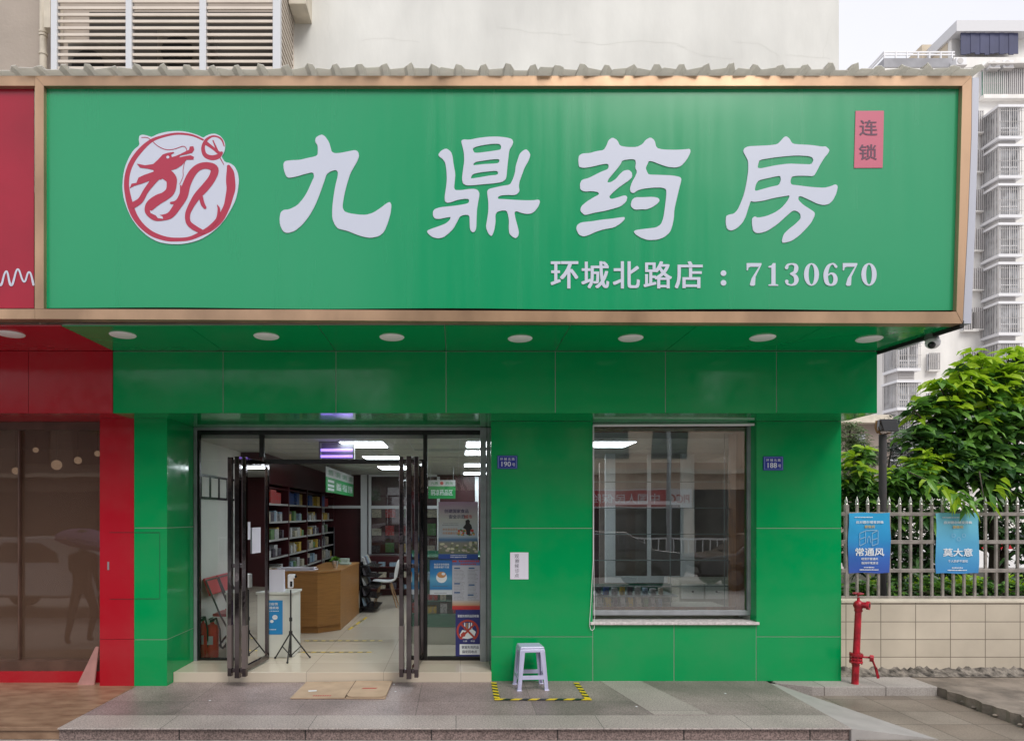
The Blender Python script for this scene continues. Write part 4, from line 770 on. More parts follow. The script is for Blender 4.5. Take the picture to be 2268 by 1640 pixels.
# ================================================================ low tiled wall and fence
wf_ = 7.35; t = thing('low_tiled_wall', 'low garden wall of cream tiles topped with a pale coping', 'wall', (6.5, 7.4, ZP))
f = MB(); f.box(XX(1863, 7.35) , 9.6, wf_, 7.6, -.01, ZZ(1334.5, wf_)); obj('tile_face', f, M['walltile'], t)
f = MB(); f.box(XX(1862, 7.35), 9.6, wf_ - .012, 7.62, ZZ(1334, wf_), ZZ(1328, wf_)); obj('coping', f, M['cap'], t, bev=.004)
YFn = 7.5; t = thing('railing_fence', 'stainless railing fence with spear tips on the cream tiled wall', 'fence', (6.5, YFn, ZZ(1328, wf_)))
for k in range(26):
    x = XX(1874.5 + 23.67 * k, YFn); w_ = .012 if k else .02; f = MB(); f.box(x - w_, x + w_, YFn - w_, YFn + w_, ZZ(1328, wf_), ZZ(1117, YFn)); o = obj('picket', f, M['steel'], t, bev=.002)
    f = MB(); f.lathe([(0, 0), (.016, 0), (.0185, .008), (.014, .014), (.012, .02), (.0165, .034), (.014, .048), (.006, .075), (0, .095)], (x, YFn, ZZ(1117.5, YFn)), 12); obj('spear_tip', f, M['spear'], o, smooth='all')
for y0, y1 in ((1134, 1141.5), (1195.5, 1203.5), (1258.5, 1266.5), (1319, 1327.5)):
    f = MB(); f.box(XX(1862, YFn), 9.8, YFn - .018, YFn + .018, ZZ(y1, YFn), ZZ(y0, YFn)); obj('rail', f, M['steel'], t, bev=.002)
# posters on the fence
def gradmat(name, stops, z0, z1):
    m = mat(name, stops[0][1], .45); n = m.node_tree.nodes; l = m.node_tree.links
    tc = n.new('ShaderNodeTexCoord'); sx = n.new('ShaderNodeSeparateXYZ'); mr = n.new('ShaderNodeMapRange'); r = n.new('ShaderNodeValToRGB')
    l.new(tc.outputs['Object'], sx.inputs[0]); l.new(sx.outputs[2], mr.inputs[0]); mr.inputs[1].default_value = z0; mr.inputs[2].default_value = z1
    l.new(mr.outputs[0], r.inputs[0]); l.new(r.outputs[0], n['Principled BSDF'].inputs['Base Color'])
    e = r.color_ramp.elements
    while len(e) < len(stops): e.new(.5)
    for i, (p, c) in enumerate(stops): e[i].position = p; e[i].color = (*c, 1)
    return m
def banner(x0, x1, y0, y1, name, label, stops, lines, big, sub, seed, draw):
    Y = 7.462; X0, X1, Z0, Z1 = XX(x0, Y), XX(x1, Y), ZZ(y1, Y), ZZ(y0, Y); H_ = Z1 - Z0; W_ = X1 - X0
    t = thing('banner', label, 'banner', ((X0 + X1) / 2, Y, Z0), 'blue health banners tied to the fence')
    r = random.Random(seed); f = MB(); nx, nz = 14, 20; ph = r.uniform(0, 6)
    vs = []
    for j in range(nz + 1):
        for i in range(nx + 1):
            u, v = i / nx, j / nz; e = (abs(u - .5) * 2) ** 3
            dx = -.006 * math.sin(v * 7 + ph) * e * (1 if u > .5 else -1); dz = -.004 * math.sin(u * 9 + ph) * (1 if v > .9 or v < .1 else 0)
            dy = .004 * math.sin(u * 6 + v * 4 + ph) + .003 * math.sin(v * 13 + u * 3) - .010 * math.exp(-((v - .53) / .02) ** 2) * .5
            vs.append((X0 + W_ * u + dx, Y + .008 + dy * .8, Z0 + H_ * v + dz))
    f.add(vs, [(j * (nx + 1) + i, j * (nx + 1) + i + 1, (j + 1) * (nx + 1) + i + 1, (j + 1) * (nx + 1) + i) for j in range(nz) for i in range(nx)])
    o = obj('cloth', f, gradmat(name, stops, 0, H_), t, smooth='all')
    cx = (X0 + X1) / 2; yt = Y - .001
    text('heading', lines[0], cx, Z0 + H_ * .845, W_ * .66, H_ * .046, yt, M['wtext'], t, .03)
    text('yellow_heading', lines[1], cx, Z0 + H_ * .77, W_ * .24, H_ * .048, yt, mat('ochre_print', (.55, .42, .15), .6), t, .03)
    text('slogan', big, cx, Z0 + H_ * .35, W_ * .68, H_ * .13, yt, M['wtext'], t, .035)
    for k, s_ in enumerate(sub): text('subtitle', s_, cx, Z0 + H_ * (.235 - .068 * k if len(sub) > 1 else .205), W_ * (.4 if len(sub) > 1 else .46), H_ * .042, yt, M['wtext'], t, .02)
    f = MB(); ticks(f, X0 + W_ * .14, X0 + W_ * .58, Z0 + H_ * .92, H_ * .016, yt, 0, 12, seed); ticks(f, X0 + W_ * .36, X0 + W_ * .62, Z0 + H_ * .085, H_ * .018, yt, 0, 7, seed + 1); ticks(f, X0 + W_ * .26, X0 + W_ * .72, Z0 + H_ * .045, H_ * .018, yt, 0, 14, seed + 2); obj('small_print', f, M['wtext'], t)
    f = MB()
    if draw == 0:
        G = lambda x, y, *a: (X0 + W_ * x, Z0 + H_ * y)
        for pts in ([(.26, .66), (.26, .45)], [(.26, .66), (.40, .70)], [(.40, .70), (.40, .50)], [(.26, .45), (.40, .50)], [(.26, .56), (.40, .60)], [(.56, .66), (.56, .45)], [(.56, .66), (.70, .71)], [(.70, .71), (.70, .49)], [(.56, .45), (.70, .49)], [(.56, .55), (.70, .58)], [(.40, .705), (.70, .71)], [(.44, .5), (.46, .6)], [(.46, .6), (.50, .61)], [(.50, .61), (.53, .5)]): ribbon(f, [(p[0], p[1], .012) for p in pts], G, yt, k=1, cap=False)
    else:
        for cxx, cyy in ((.40, .63), (.64, .63), (.52, .57)):
            q = [(X0 + W_ * cxx + W_ * .045 * math.cos(i * .63), Z0 + H_ * cyy + W_ * .045 * math.sin(i * .63)) for i in range(10)]; q2 = [(X0 + W_ * cxx + W_ * .036 * math.cos(i * .63), Z0 + H_ * cyy + W_ * .036 * math.sin(i * .63)) for i in range(10)]
            f.plate([q, q2], yt, None)
    obj('line_drawing', f, mat('faint_white_print', (.28, .5, .68), .6), t)
banner(1880, 1972.5, 1135, 1268, 'blue_banner_print', 'deep blue banner reading 常通风 tied to the railing near the standpipe', [(0, (.035, .09, .42)), (.25, (.03, .13, .48)), (.55, (.02, .28, .62)), (1, (.02, .36, .68))], ('应对德尔塔变异株', '要做到'), '常通风', ('经常开窗通风', '保持环境清洁'), 3, 0)
banner(2074, 2169, 1135.6, 1269, 'light_blue_banner_print', 'faded light blue banner reading 莫大意 tied to the railing farther right', [(0, (.04, .24, .55)), (.5, (.09, .38, .62)), (1, (.16, .5, .62))], ('应对德尔塔变异株', '要做到'), '莫大意', ('个人防护不放松',), 9, 1)
# floodlight on a pole
Y = 8.2; X = XX(1955, Y); t = thing('floodlight_pole', 'black floodlight on a rusty grey pole behind the fence', 'floodlight', (X, Y, .5))
f = MB(); f.cyl((X, Y, .4), (X, Y, ZZ(962, Y)), .043, n=16); obj('pole', f, mat('rusty_pole', (.07, .065, .07), .6, var=.3, vs=3, col2=(.2, .12, .07), lo=.55, hi=.8), t, smooth=True)
f = MB(); z0, z1 = ZZ(957, Y), ZZ(930, Y); f.hexa([(XX(1943, Y), Y - .13, z0), (XX(1980, Y), Y - .10, z0), (XX(1977, Y), Y + .02, z0 + .01), (XX(1946, Y), Y + .02, z0 + .01)], [(XX(1938.5, Y), Y - .10, z1), (XX(1979, Y), Y - .07, z1 + .006), (XX(1976, Y), Y + .03, z1), (XX(1944, Y), Y + .03, z1)]); obj('lamp_head', f, M['black'], t, bev=.006)
f = MB(); f.tube([(XX(1944, Y), Y - .02, ZZ(945, Y)), (XX(1946, Y), Y - .02, ZZ(960, Y)), (X, Y, ZZ(962, Y)), (XX(1972, Y), Y - .02, ZZ(958, Y))], .009, 6); f.tube([(XX(1938, Y), Y - .03, ZZ(932, Y)), (XX(1936, Y), Y - .03, ZZ(948, Y)), (XX(1940, Y), Y - .03, ZZ(958, Y)), (XX(1944, Y), Y - .03, ZZ(955, Y))], .012, 6); obj('bracket', f, mat('rusty_bracket', (.25, .13, .05), .7), t)

# ================================================================ vegetation
def leaf(mb, p, d, L, w_, m, rr, droop=.5):
    d = Vector(d).normalized(); s_ = d.cross(Vector((0, 0, 1)))
    if s_.length < .1: s_ = Vector((1, 0, 0))
    s_.normalize(); s_ = Matrix.Rotation(rr.uniform(-.9, .9), 3, d) @ s_; u = s_.cross(d)
    p = Vector(p); pt = []
    for i, k in enumerate((0, .33, .7, 1)): pt.append(p + d * L * k * (1 - .12 * k) - Vector((0, 0, 1)) * L * droop * k * k)
    a, b = w_ / 2, w_ * .4; up = u * w_ * .16
    v = [pt[0], pt[1] - s_ * a + up, pt[1], pt[1] + s_ * a + up, pt[2] - s_ * b + up, pt[2], pt[2] + s_ * b + up, pt[3]]
    mb.add(v, [(0, 2, 1), (0, 3, 2), (1, 2, 5, 4), (2, 3, 6, 5), (4, 5, 7), (5, 6, 7)], m)
def tree(name, label, cat, base, blobs, n, L, mats, seed, droop=.5, young=.0, group=None, trunk=.04, whorl=5, wid=.3):
    """blobs in picture points (x, y, r) + distance; trunk > limbs to each clump, leaves in whorls through the volume"""
    rr = random.Random(seed); t = thing(name, label, cat, base, group); cr_ = []; tk = MB()
    bl = [(Vector((XX(b[0], b[3]), b[3], ZZ(b[1], b[3]))), b[2] * b[3] / 1500) for b in blobs]
    zt = min(c.z - r for c, r in bl); bz = Vector(base); fork = Vector((base[0], base[1], max(base[2] + .15, min(zt + .3, (bl[0][0].z + base[2]) / 2))))
    tk.tube([bz, (bz + fork) / 2 + Vector((.03, 0, 0)), fork], [trunk, trunk * .85, trunk * .7], 8)
    for c, r in bl: mid = (fork + c) / 2 + Vector((rr.uniform(-.1, .1), rr.uniform(-.1, .1), .1)); tk.tube([fork, mid, c], [trunk * .5, trunk * .32, trunk * .12], 6)
    obj('trunk', tk, M['bark'], t, smooth=True)
    f = MB(); tot = sum(r ** 2 for c, r in bl); zmax = max(c.z + r for c, r in bl); zmin = min(c.z - r for c, r in bl)
    for c, r in bl:
        k = int(n * r * r / tot / whorl)
        for _ in range(k):
            dv = Vector((rr.gauss(0, 1), rr.gauss(0, 1), rr.gauss(0, 1))).normalized(); rad = r * (rr.uniform(.25, 1.22) ** .7) * (1 + .18 * math.sin(dv.x * 5 + dv.z * 7 + seed)); p = c + Vector((dv.x * rad, dv.y * rad * .8, dv.z * rad))
            tw = (dv + Vector((0, 0, .5))).normalized(); f.cyl(p - tw * L * .9, p, .004, .002, 4, len(mats), False) if L > .1 and rr.random() < .5 else None
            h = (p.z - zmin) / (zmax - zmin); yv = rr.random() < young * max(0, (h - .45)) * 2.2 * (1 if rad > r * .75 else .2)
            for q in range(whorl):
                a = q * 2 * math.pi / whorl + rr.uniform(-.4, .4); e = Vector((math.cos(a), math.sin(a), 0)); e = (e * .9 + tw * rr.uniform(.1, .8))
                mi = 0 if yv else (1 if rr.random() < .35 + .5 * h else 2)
                leaf(f, p, e, L * rr.choice((.5, .75, .95, 1.15)) * rr.uniform(.85, 1.1), L * wid * rr.uniform(.8, 1.2), mi, rr, droop * rr.uniform(.4, 1.3))
    obj('crown', f, list(mats) + [M['bark']], t)
LM = (M['leafy'], M['leafm'], M['leafd'])
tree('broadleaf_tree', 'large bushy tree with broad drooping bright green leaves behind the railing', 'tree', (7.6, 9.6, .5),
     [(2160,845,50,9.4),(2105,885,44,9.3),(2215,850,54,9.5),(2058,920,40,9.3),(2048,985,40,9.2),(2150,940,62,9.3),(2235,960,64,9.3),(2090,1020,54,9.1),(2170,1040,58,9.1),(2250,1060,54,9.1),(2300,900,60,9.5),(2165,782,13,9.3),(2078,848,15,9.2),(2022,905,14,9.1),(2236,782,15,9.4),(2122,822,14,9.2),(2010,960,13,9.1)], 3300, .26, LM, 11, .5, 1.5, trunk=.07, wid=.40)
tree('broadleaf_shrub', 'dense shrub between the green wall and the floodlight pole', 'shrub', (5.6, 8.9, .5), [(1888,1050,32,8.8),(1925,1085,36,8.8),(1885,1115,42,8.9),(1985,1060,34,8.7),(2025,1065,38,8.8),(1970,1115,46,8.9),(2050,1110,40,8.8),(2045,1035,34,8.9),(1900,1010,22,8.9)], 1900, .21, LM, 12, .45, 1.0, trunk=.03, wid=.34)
tree('garden_shrub', 'dark leafy shrub behind the railing between the two banners', 'shrub', (6.4, 9.9, .5), [(1890,1200,60,9.9),(1960,1190,62,9.9),(2030,1180,62,10),(2100,1180,60,9.8),(2000,1250,55,9.6),(2080,1240,48,9.7)], 2300, .17, (M['leafm'], M['leafd'], M['leafd']), 13, .5, 0, trunk=.03, wid=.36)
tree('garden_shrub', 'dark leafy shrub right of the light blue banner behind the railing', 'shrub', (8.2, 10.2, .5), [(2140,1150,50,10),(2200,1150,50,10),(2260,1160,56,10),(2130,1190,40,10),(2300,1230,60,10)], 1500, .17, (M['leafm'], M['leafd'], M['leafd']), 14, .5, 0, trunk=.09, wid=.36)
tree('low_shrub', 'row of low dark foliage at the foot of the railing', 'shrub', (6.5, 8.5, .5), [(x, 1308, 22, 8.6) for x in range(1880, 2320, 34)], 1500, .12, (M['leafm'], M['leafm'], M['leafd']), 15, .3, 0, trunk=.012, wid=.4)
tree('conifer_tree', 'wispy bluish green tree behind the black floodlight', 'tree', (9.5, 15, .5), [(1985,945,26,15),(2005,985,30,15),(1975,1000,28,15),(2015,1020,26,15),(1985,1060,30,15)], 5200, .13, (M['leafb'],) * 3, 16, .1, 0, trunk=.06, whorl=7, wid=.10)
tree('pale_bamboo', 'pale feathery bamboo clump just right of the green wall', 'tree', (9.4, 16, .5), [(1882,960,28,16),(1898,1000,32,16),(1928,1010,24,16),(1885,1060,30,16)], 3600, .19, (M['leafp'],) * 3, 17, .5, 0, trunk=.04, whorl=6, wid=.10)
tree('dark_tree', 'small dark green tree crown at the right edge before the tower', 'tree', (11.9, 14, .5), [(2275,810,34,14),(2250,840,22,14),(2290,860,34,14)], 2600, .13, (M['leafm'], M['leafd'], M['leafd']), 18, .3, 0, trunk=.05, wid=.5)
rr = random.Random(44)
for k, (x, y) in enumerate(((-.60, 6.62), (-.64, 6.9), (1.62, 6.1), (-2.3, 6.3), (2.6, 6.55))):
    f = MB(); f.flat([(x, y), (x + .018, y + .004), (x + .014, y + .018), (x - .003, y + .014)], ZP + .0045, ZP + .007); solo('paper_scrap', f, M['wtext'], ('tiny white scrap on the paving just right of the cardboard', 'tiny white scrap on the paving near the step right of the cardboard', 'tiny white scrap on the light paving strip', 'tiny white scrap on the paving left of the cardboard', 'tiny white scrap on the paving right of the light strip')[k], 'litter', 'scraps of litter on the paving')
f = MB(); rr = random.Random(4)     # sprays that hang over the fence beside the light blue banner
for q, (a, b) in enumerate((((2110, 1090), (2150, 1120)), ((2120, 1085), (2128, 1118)), ((2050, 1060), (2095, 1080)), ((2215, 1060), (2180, 1110)))):
    for k in range(9):
        u = k / 8; X, Z = W(a[0] + (b[0] - a[0]) * u, a[1] + (b[1] - a[1]) * u, 7.42)
        leaf(f, (X, 7.42, Z), (rr.uniform(-1, 1), rr.uniform(-.8, .1), rr.uniform(-.5, .4)), rr.uniform(.15, .22), .065, 1 if rr.random() < .8 else 0, rr, .7)
    A = W(*a, 7.6); Bb = W(*b, 7.42); f.cyl((A[0], 7.9, A[1] + .1), (Bb[0], 7.42, Bb[1]), .008, .004, 6, 3, False)
solo('hanging_spray', f, list(LM) + [M['bark']], 'leafy sprays hanging over the railing beside the light blue banner', 'branch')
f = MB(); rr = random.Random(8)
for _ in range(2600):
    X = rr.uniform(7.0, 10.6); Yv = rr.uniform(11, 11.5); leaf(f, (X, Yv, rr.uniform(.55, .82) + .04 * math.sin(X * 7)), (rr.uniform(-1, 1), rr.uniform(-1, .2), rr.uniform(-.2, 1)), .09, .05, 0, rr, .2)
o = solo('hedge_foliage', f, [M['leafy']], 'low lime green hedge glimpsed through the railing', 'hedge'); o['kind'] = 'stuff'

# ================================================================ tower and low annex
YT = 52; tw = thing('apartment_tower', 'tall off-white apartment tower with caged bay windows at the right', 'building', (38, 56, 0))
f = MB(); f.box(XX(1957, YT), 62, YT, 66, -.5, ZZ(150, YT)); obj('wall', f, M['tower'], tw)
f = MB(); f.box(XX(1957, YT), XX(2108, YT), YT - .05, YT + .3, ZZ(150, YT) + .01, ZZ(130, YT)); f.box(XX(1957, YT), XX(1957, YT) + .3, YT + .31, 66, ZZ(150, YT) + .01, ZZ(130, YT)); obj('parapet', f, M['towerg'], tw)
f = MB()
for zz in (115, 121): f.box(XX(1957, YT), XX(2115, YT), YT, YT + .06, ZZ(zz, YT) - .05, ZZ(zz, YT) + .05); f.box(XX(1957, YT), XX(1957, YT) + .08, YT + .07, 64, ZZ(zz, YT) - .05, ZZ(zz, YT) + .05)
for xx in range(1958, 2116, 25): f.box(XX(xx, YT), XX(xx, YT) + .08, YT - .02, YT + .08, ZZ(130, YT), ZZ(114, YT))
obj('roof_railing', f, M['white'], tw)
f = MB(); f.box(XX(2042, YT + 3), XX(2100, YT + 3), YT + 3, YT + 6, ZZ(150, YT), ZZ(99, YT + 3)); f.box(XX(2098, YT + 1), XX(2118, YT + 1), YT + 1, YT + 5, ZZ(150, YT), ZZ(86, YT + 1)); obj('stair_block', f, M['towery'], tw)
f = MB(); f.box(XX(2120, YT), 62, YT + .6, 66, ZZ(150, YT) + .01, ZZ(70, YT)); f.box(XX(2112, YT), 62, YT - .02, YT + .59, ZZ(150, YT) + .01, ZZ(127, YT)); obj('penthouse', f, M['tower'], tw)
f = MB(); f.box(XX(2119, YT - .3), 62, YT - .3, 64, ZZ(69, YT - .3), ZZ(45, YT - .3)); obj('roof', f, mat('grey_roof_fascia', (.6, .6, .62), .6), tw)
f = MB()
for i in range(12): a = 2126 + i * 10.6; f.box(XX(a, YT), XX(a + 10.6, YT), YT - .12 + .03 * (i % 2), YT - .05, ZZ(123 - (i * 7 % 5), YT), ZZ(72, YT))
obj('tarpaulin', f, M['navy'], tw)
def win(x0, x1, y0, y1, gm='tglass', prot=.1, cage=True):
    Y = YT - prot; f = MB(); f.box(XX(x0, Y), XX(x1, Y), Y, YT - .005, ZZ(y1, Y), ZZ(y0, Y)); o = obj('window', f, M['white'], tw)
    f = MB(); f.box(XX(x0 + 1.5, Y), XX(x1 - 1.5, Y), Y - .02, Y - .003, ZZ(y1 - 1.5, Y), ZZ(y0 + 1.5, Y)); obj('pane', f, M[gm], o)
    f = MB(); f.box(XX(x0 - 2, Y), XX(x1 + 2, Y), Y - .3, YT - .006, ZZ(y1 + 3, Y), ZZ(y1, Y) - .01); obj('sill', f, M['tower'], o)
    if cage:
        f = MB(); st = (x1 - x0) / max(3, int((x1 - x0) / 4.2)); a = x0
        while a <= x1 + .1: f.box(XX(a, Y) - .035, XX(a, Y) + .035, Y - .28, Y - .21, ZZ(y1, Y), ZZ(y0, Y)); a += st
        for zz in (y0 + 1, (y0 + y1) / 2, y1 - 1): f.box(XX(x0, Y), XX(x1, Y), Y - .2, Y - .14, ZZ(zz, Y) - .03, ZZ(zz, Y) + .03)
        obj('grille', f, M['grille'], o)
def bay(x0, x1, y0, hw, wide=0):
    Y = YT - 1.6; f = MB(); X0, X1 = XX(x0, Y), XX(x1, Y); zt = ZZ(y0, Y); zw = ZZ(y0 + hw, Y)
    f.box(X0, X1, Y, YT - .004, zw + .01, zt - .01); o = obj('bay_window', f, M['tglass'], tw)
    f = MB(); f.box(X0 - .25, X1 + .25, Y - .25, YT - .005, zt, zt + .18); obj('hood', f, M['white'], o); f = MB(); f.box(X0 - .15, X1 + .15, Y - .15, YT - .005, zw - .22, zw); obj('sill', f, M['white'], o)
    f = MB()
    for xx in (X0, (X0 + X1) / 2 - .04, X1 - .09): f.box(xx, xx + .09, Y - .05, Y - .004, zw + .01, zt - .01)
    f.box(X0 + .1, X1 - .1, Y - .045, Y - .005, zw + (zt - zw) * .28, zw + (zt - zw) * .28 + .08); f.box(X0 - .02, X0 - .004, Y + .3, Y + .36, zw + .01, zt - .01); obj('bay_frame', f, M['white'], o)
    f = MB(); k = 0; a = X0 - .18
    while a <= X1 + .19: f.box(a - .018, a + .018, Y - .2, Y - .165, zw + .01, zt - .01); a += .155
    a = Y - .1
    while a < YT: f.box(X0 - .2, X0 - .165, a, a + .035, zw + .01, zt - .01); a += .16
    for u in (.12, .5, .88): f.box(X0 - .2, X1 + .2, Y - .16, Y - .13, zw + (zt - zw) * u, zw + (zt - zw) * u + .04)
    obj('grille', f, M['grille'], o)
    f = MB(); zl = ZZ(y0 + 83.5, Y)
    f.box(X0 + .1, X1 - .1, Y + .2, YT - .006, zl, zw - .23)
    for q in range(5): zq = zl + (zw - .23 - zl) * (q + .2) / 5; f.box(X0 + .15, X1 - .15, Y + .12, Y + .199, zq, zq + .06)
    obj('louvre', f, M['louv'], o)
for k in range(9): bay(2213, 2257, 241 + 86.7 * k, 62)
for k in range(-1, 4): bay(1989, 2032, 761 + 86.7 * k, 54)
for k in range(-1, 4): win(2054, 2076, 782.5 + 86.7 * k, 820 + 86.7 * k); win(2131, 2160, 780 + 86.7 * k, 819 + 86.7 * k)
for k in range(6): win(2150, 2172, 249 + 86.7 * k, 296 + 86.7 * k)
win(2173, 2225, 158, 216, 'tgreen'); win(2230, 2290, 158, 216)
f = MB(); f.box(XX(2168, YT), 62, YT - .5, YT - .003, ZZ(226, YT), ZZ(217.5, YT)); f.box(XX(2168, YT), 62, YT - .9, YT - .003, ZZ(157, YT), ZZ(154, YT)); obj('ledge', f, M['tower'], tw)
for i, (x, y0) in enumerate(((2192, 135), (2222, 134), (2118, 128))):
    Xa, Za = W(x, y0 + 18, 51.3); t = thing('outdoor_unit', ('left outdoor air conditioner of the pair high on the tower', 'right outdoor air conditioner of the pair high on the tower', 'outdoor air conditioner hanging beside the navy tarpaulin')[i], 'air conditioner', (Xa, 51.3, Za), 'outdoor units on the tower')
    f = MB(); f.box(Xa, Xa + .8, 51.3, 51.95, Za + .1, Za + .65); obj('casing', f, M['white'], t, bev=.03); f = MB(); f.cyl((Xa + .3, 51.27, Za + .38), (Xa + .3, 51.295, Za + .38), .22, n=16); obj('fan_guard', f, M['grille'], t)
    f = MB(); f.box(Xa, Xa + .8, 51.25, 51.98, Za + .02, Za + .09); obj('bracket', f, M['grille'], t)
an_ = thing('low_annex', 'low brown annex building with a cream ledge behind the pale bamboo', 'building', (17.5, 30, 0))
f = MB(); f.box(XX(1800, 30), XX(1972, 30), 30, 36, -.1, ZZ(935, 30)); obj('wall', f, mat('annex_wall', (.28, .23, .2), .85, var=.15, vs=.6), an_)
f = MB(); f.box(XX(1800, 29.5), XX(1978, 29.5), 29.5, 36.2, ZZ(935, 29.5), ZZ(918, 29.5)); obj('ledge', f, M['cap'], an_)
f = MB(); f.box(XX(1893, 30), XX(1915, 30), 29.96, 30.0, ZZ(1010, 30), ZZ(960, 30)); obj('window', f, M['tglass'], an_)

# ================================================================ cars, street furniture and facades across the road (seen in the reflections)
def car(x, y, rot, paint_, label, g='cars parked along the street'):
    t = thing('parked_car', label, 'car', (0, 0, 0), g)
    side = [(-2.2,.35),(-2.25,.6),(-2.15,.78),(-1.3,.9),(-.7,1.35),(.0,1.45),(.8,1.42),(1.5,1.0),(2.1,.92),(2.22,.6),(2.15,.35)]
    def sec(yv, sh):
        return [(px, yv * (sh if pz > .95 else 1), pz) for px, pz in side]
    f = MB(); n = len(side); a = sec(-.86, .78); b = sec(.86, .78); f.add(a + b, [(i, i + 1, n + i + 1, n + i) for i in range(n - 1)] + [(n - 1, 0, n, 2 * n - 1)] + [tuple(reversed(range(n))), tuple(range(n, 2 * n))])
    bd = obj('body', f, M[paint_], t, bev=.05, smooth=True)
    for s_ in (-1, 1):
        f = MB(); f.add([(-1.1, s_ * .82, .97), (-.62, s_ * .695, 1.3), (.75, s_ * .69, 1.34), (1.35, s_ * .80, 1.0)], [(0, 1, 2, 3)]); obj('side_window', f, M['carglass'], t)
        for wx in (-1.35, 1.35):
            f = MB(); f.cyl((wx, s_ * .72, .32), (wx, s_ * .9, .32), .32, n=24); wo_ = obj('wheel', f, M['tyre'], t); f = MB(); f.cyl((wx, s_ * .9, .32), (wx, s_ * .912, .32), .19, n=16); obj('rim', f, M['rim'], wo_)
    f = MB(); f.add([(-1.27, -.72, .93), (-1.27, .72, .93), (-.74, .62, 1.32), (-.74, -.62, 1.32)], [(0, 1, 2, 3)]); ws = obj('windscreen', f, M['carglass'], t); ws.location = (-.012, 0, .012)
    for s_ in (-1, 1): f = MB(); f.ball((-2.17, s_ * .6, .68), .1, 10, 6, 0, (.5, 1.3, .7)); obj('headlight', f, M['carglass'], t, smooth='all')
    t.location = (x, y, 0); t.rotation_euler = (0, 0, rot); return t
car(-7.4, 1.3, math.pi, 'carw', 'silver car parked left of the camera, mirrored in the brown window')
car(3.3, -2.6, 0, 'card_', 'dark saloon parked behind the camera, mirrored in the shop window')
car(8.1, -2.8, 0, 'card_', 'dark car parked to the right behind the camera, mirrored in the shop window')
car(15.2, 19.5, 0, 'carwh', 'white car glimpsed through the railing beyond the hedge')
car(-3.6, -6.5, 0, 'carwh', 'white car in the far lane behind the camera')
t = thing('barrier', 'white and red striped street barrier glimpsed through the railing', 'barrier', (14, 18, 0))
f = MB()
for i in range(10): f.box(12.4 + i * .35, 12.4 + i * .35 + .35, 17.6, 17.66, .95, 1.15, i % 2)
obj('boom', f, [M['white'], M['red2']], t)
for X in (12.6, 14.2, 15.6): f = MB(); f.box(X, X + .12, 17.67, 17.8, 0, 1.3); obj('post', f, M['white'], t)
t = thing('street_railing', 'white street railing along the far kerb behind the camera', 'railing', (0, -9, 0))
f = MB()
for k in range(160): X = -20 + k * .25; f.box(X, X + .03, -9, -8.97, .1, 1.0)
obj('bars', f, M['white'], t); f = MB(); f.box(-20, 20, -9.02, -8.96, 1.0, 1.06); f.box(-20, 20, -9.02, -8.96, .1, .15); obj('rail', f, M['white'], t)
def facade(x0, x1, y, h, m, label, name, sign=False):
    t = thing(name, label, 'building', ((x0 + x1) / 2, y, 0)); f = MB(); f.box(x0, x1, y - 8, y, 0, h); obj('wall', f, M[m], t)
    z = 4.2
    while z < h - 2:
        x = x0 + .8
        while x < x1 - 1.6: f = MB(); f.box(x, x + 1.5, y + .001, y + .09, z, z + 1.6); obj('window', f, M['oppwin'], t); x += 2.5
        z += 3
    if m == 'opp': f = MB(); f.box(x0 - .01, x1 + .01, y - 8, y + .05, 0, 6.3); obj('added_pale_storey', f, M['opp3'], t)  # pale lower wall added to brighten what the shop window mirrors
    f = MB(); f.box(x0 + .3, x1 - .3, y + .051, y + .1, .2, 2.9); obj('shopfront', f, M['oppwin'], t)
    z = 3.6; f = MB()
    while z < h: f.box(x0, x1, y + .002, y + .5, z, z + .18); z += 3
    obj('ledge', f, M['cap'], t)
    return t
t = facade(-2.6, 9.8, -14, 18, 'opp', 'tan building across the street with an insurance shop sign', 'opposite_building')
f = MB(); f.box(5.1, 9.78, -13.94, -13.6, 2.1, 2.9); sg = obj('shop_fascia', f, [M['white']], t)
f = MB(); f.box(5.2, 8.7, -13.599, -13.59, 2.15, 2.85); obj('red_field', f, mat('faded_red_fascia', (.5, .07, .08), .5), sg)
text('lettering', '中国人民保险', 7.0, 2.5, 2.9, .42, -13.585, M['wtext'], sg, .02, 'back'); text('lettering', 'PICC', 9.25, 2.5, .85, .36, -13.595, M['redink'], sg, .04, 'back')
facade(-26, -5.5, -17, 7.7, 'opp2', 'pale low building across the street on the left', 'opposite_building'); facade(15, 34, -17, 9.3, 'opp2', 'pale low building across the street on the right', 'opposite_building')
facade(9.85, 14.9, -14.5, 6, 'opp', 'added low tan block across the street, closing the mirrored sky gap', 'opposite_building')  # unseen block added to hide the sky gap mirrored in the shop window
def stree(x, y, label, seed):
    rr = random.Random(seed); t = thing('street_tree', label, 'tree', (x, y, 0), 'street trees behind the camera'); f = MB(); f.tube([(x, y, 0), (x + .1, y, 2), (x, y, 3.6)], [.16, .13, .1], 10)
    bl = [Vector((x + rr.uniform(-1.4, 1.4), y + rr.uniform(-1.2, 1.2), rr.uniform(3.8, 6))) for _ in range(7)]
    for c in bl: f.tube([(x, y, 3.2), c], [.07, .02], 6)
    obj('trunk', f, M['bark'], t); f = MB()
    for _ in range(1500):
        c = rr.choice(bl); d = Vector((rr.gauss(0, 1), rr.gauss(0, 1), rr.gauss(0, .8))); p = c + d.normalized() * rr.uniform(.2, 1.0); leaf(f, p, d, .3, .14, rr.choice((1, 2, 2)), rr, .4)
    obj('crown', f, LM, t)
stree(-1.6, -8.2, 'street tree behind the camera left of centre', 31); stree(12.6, -8.4, 'street tree behind the camera to the right', 32); stree(-11.5, -8.3, 'street tree behind the camera far to the left', 33)
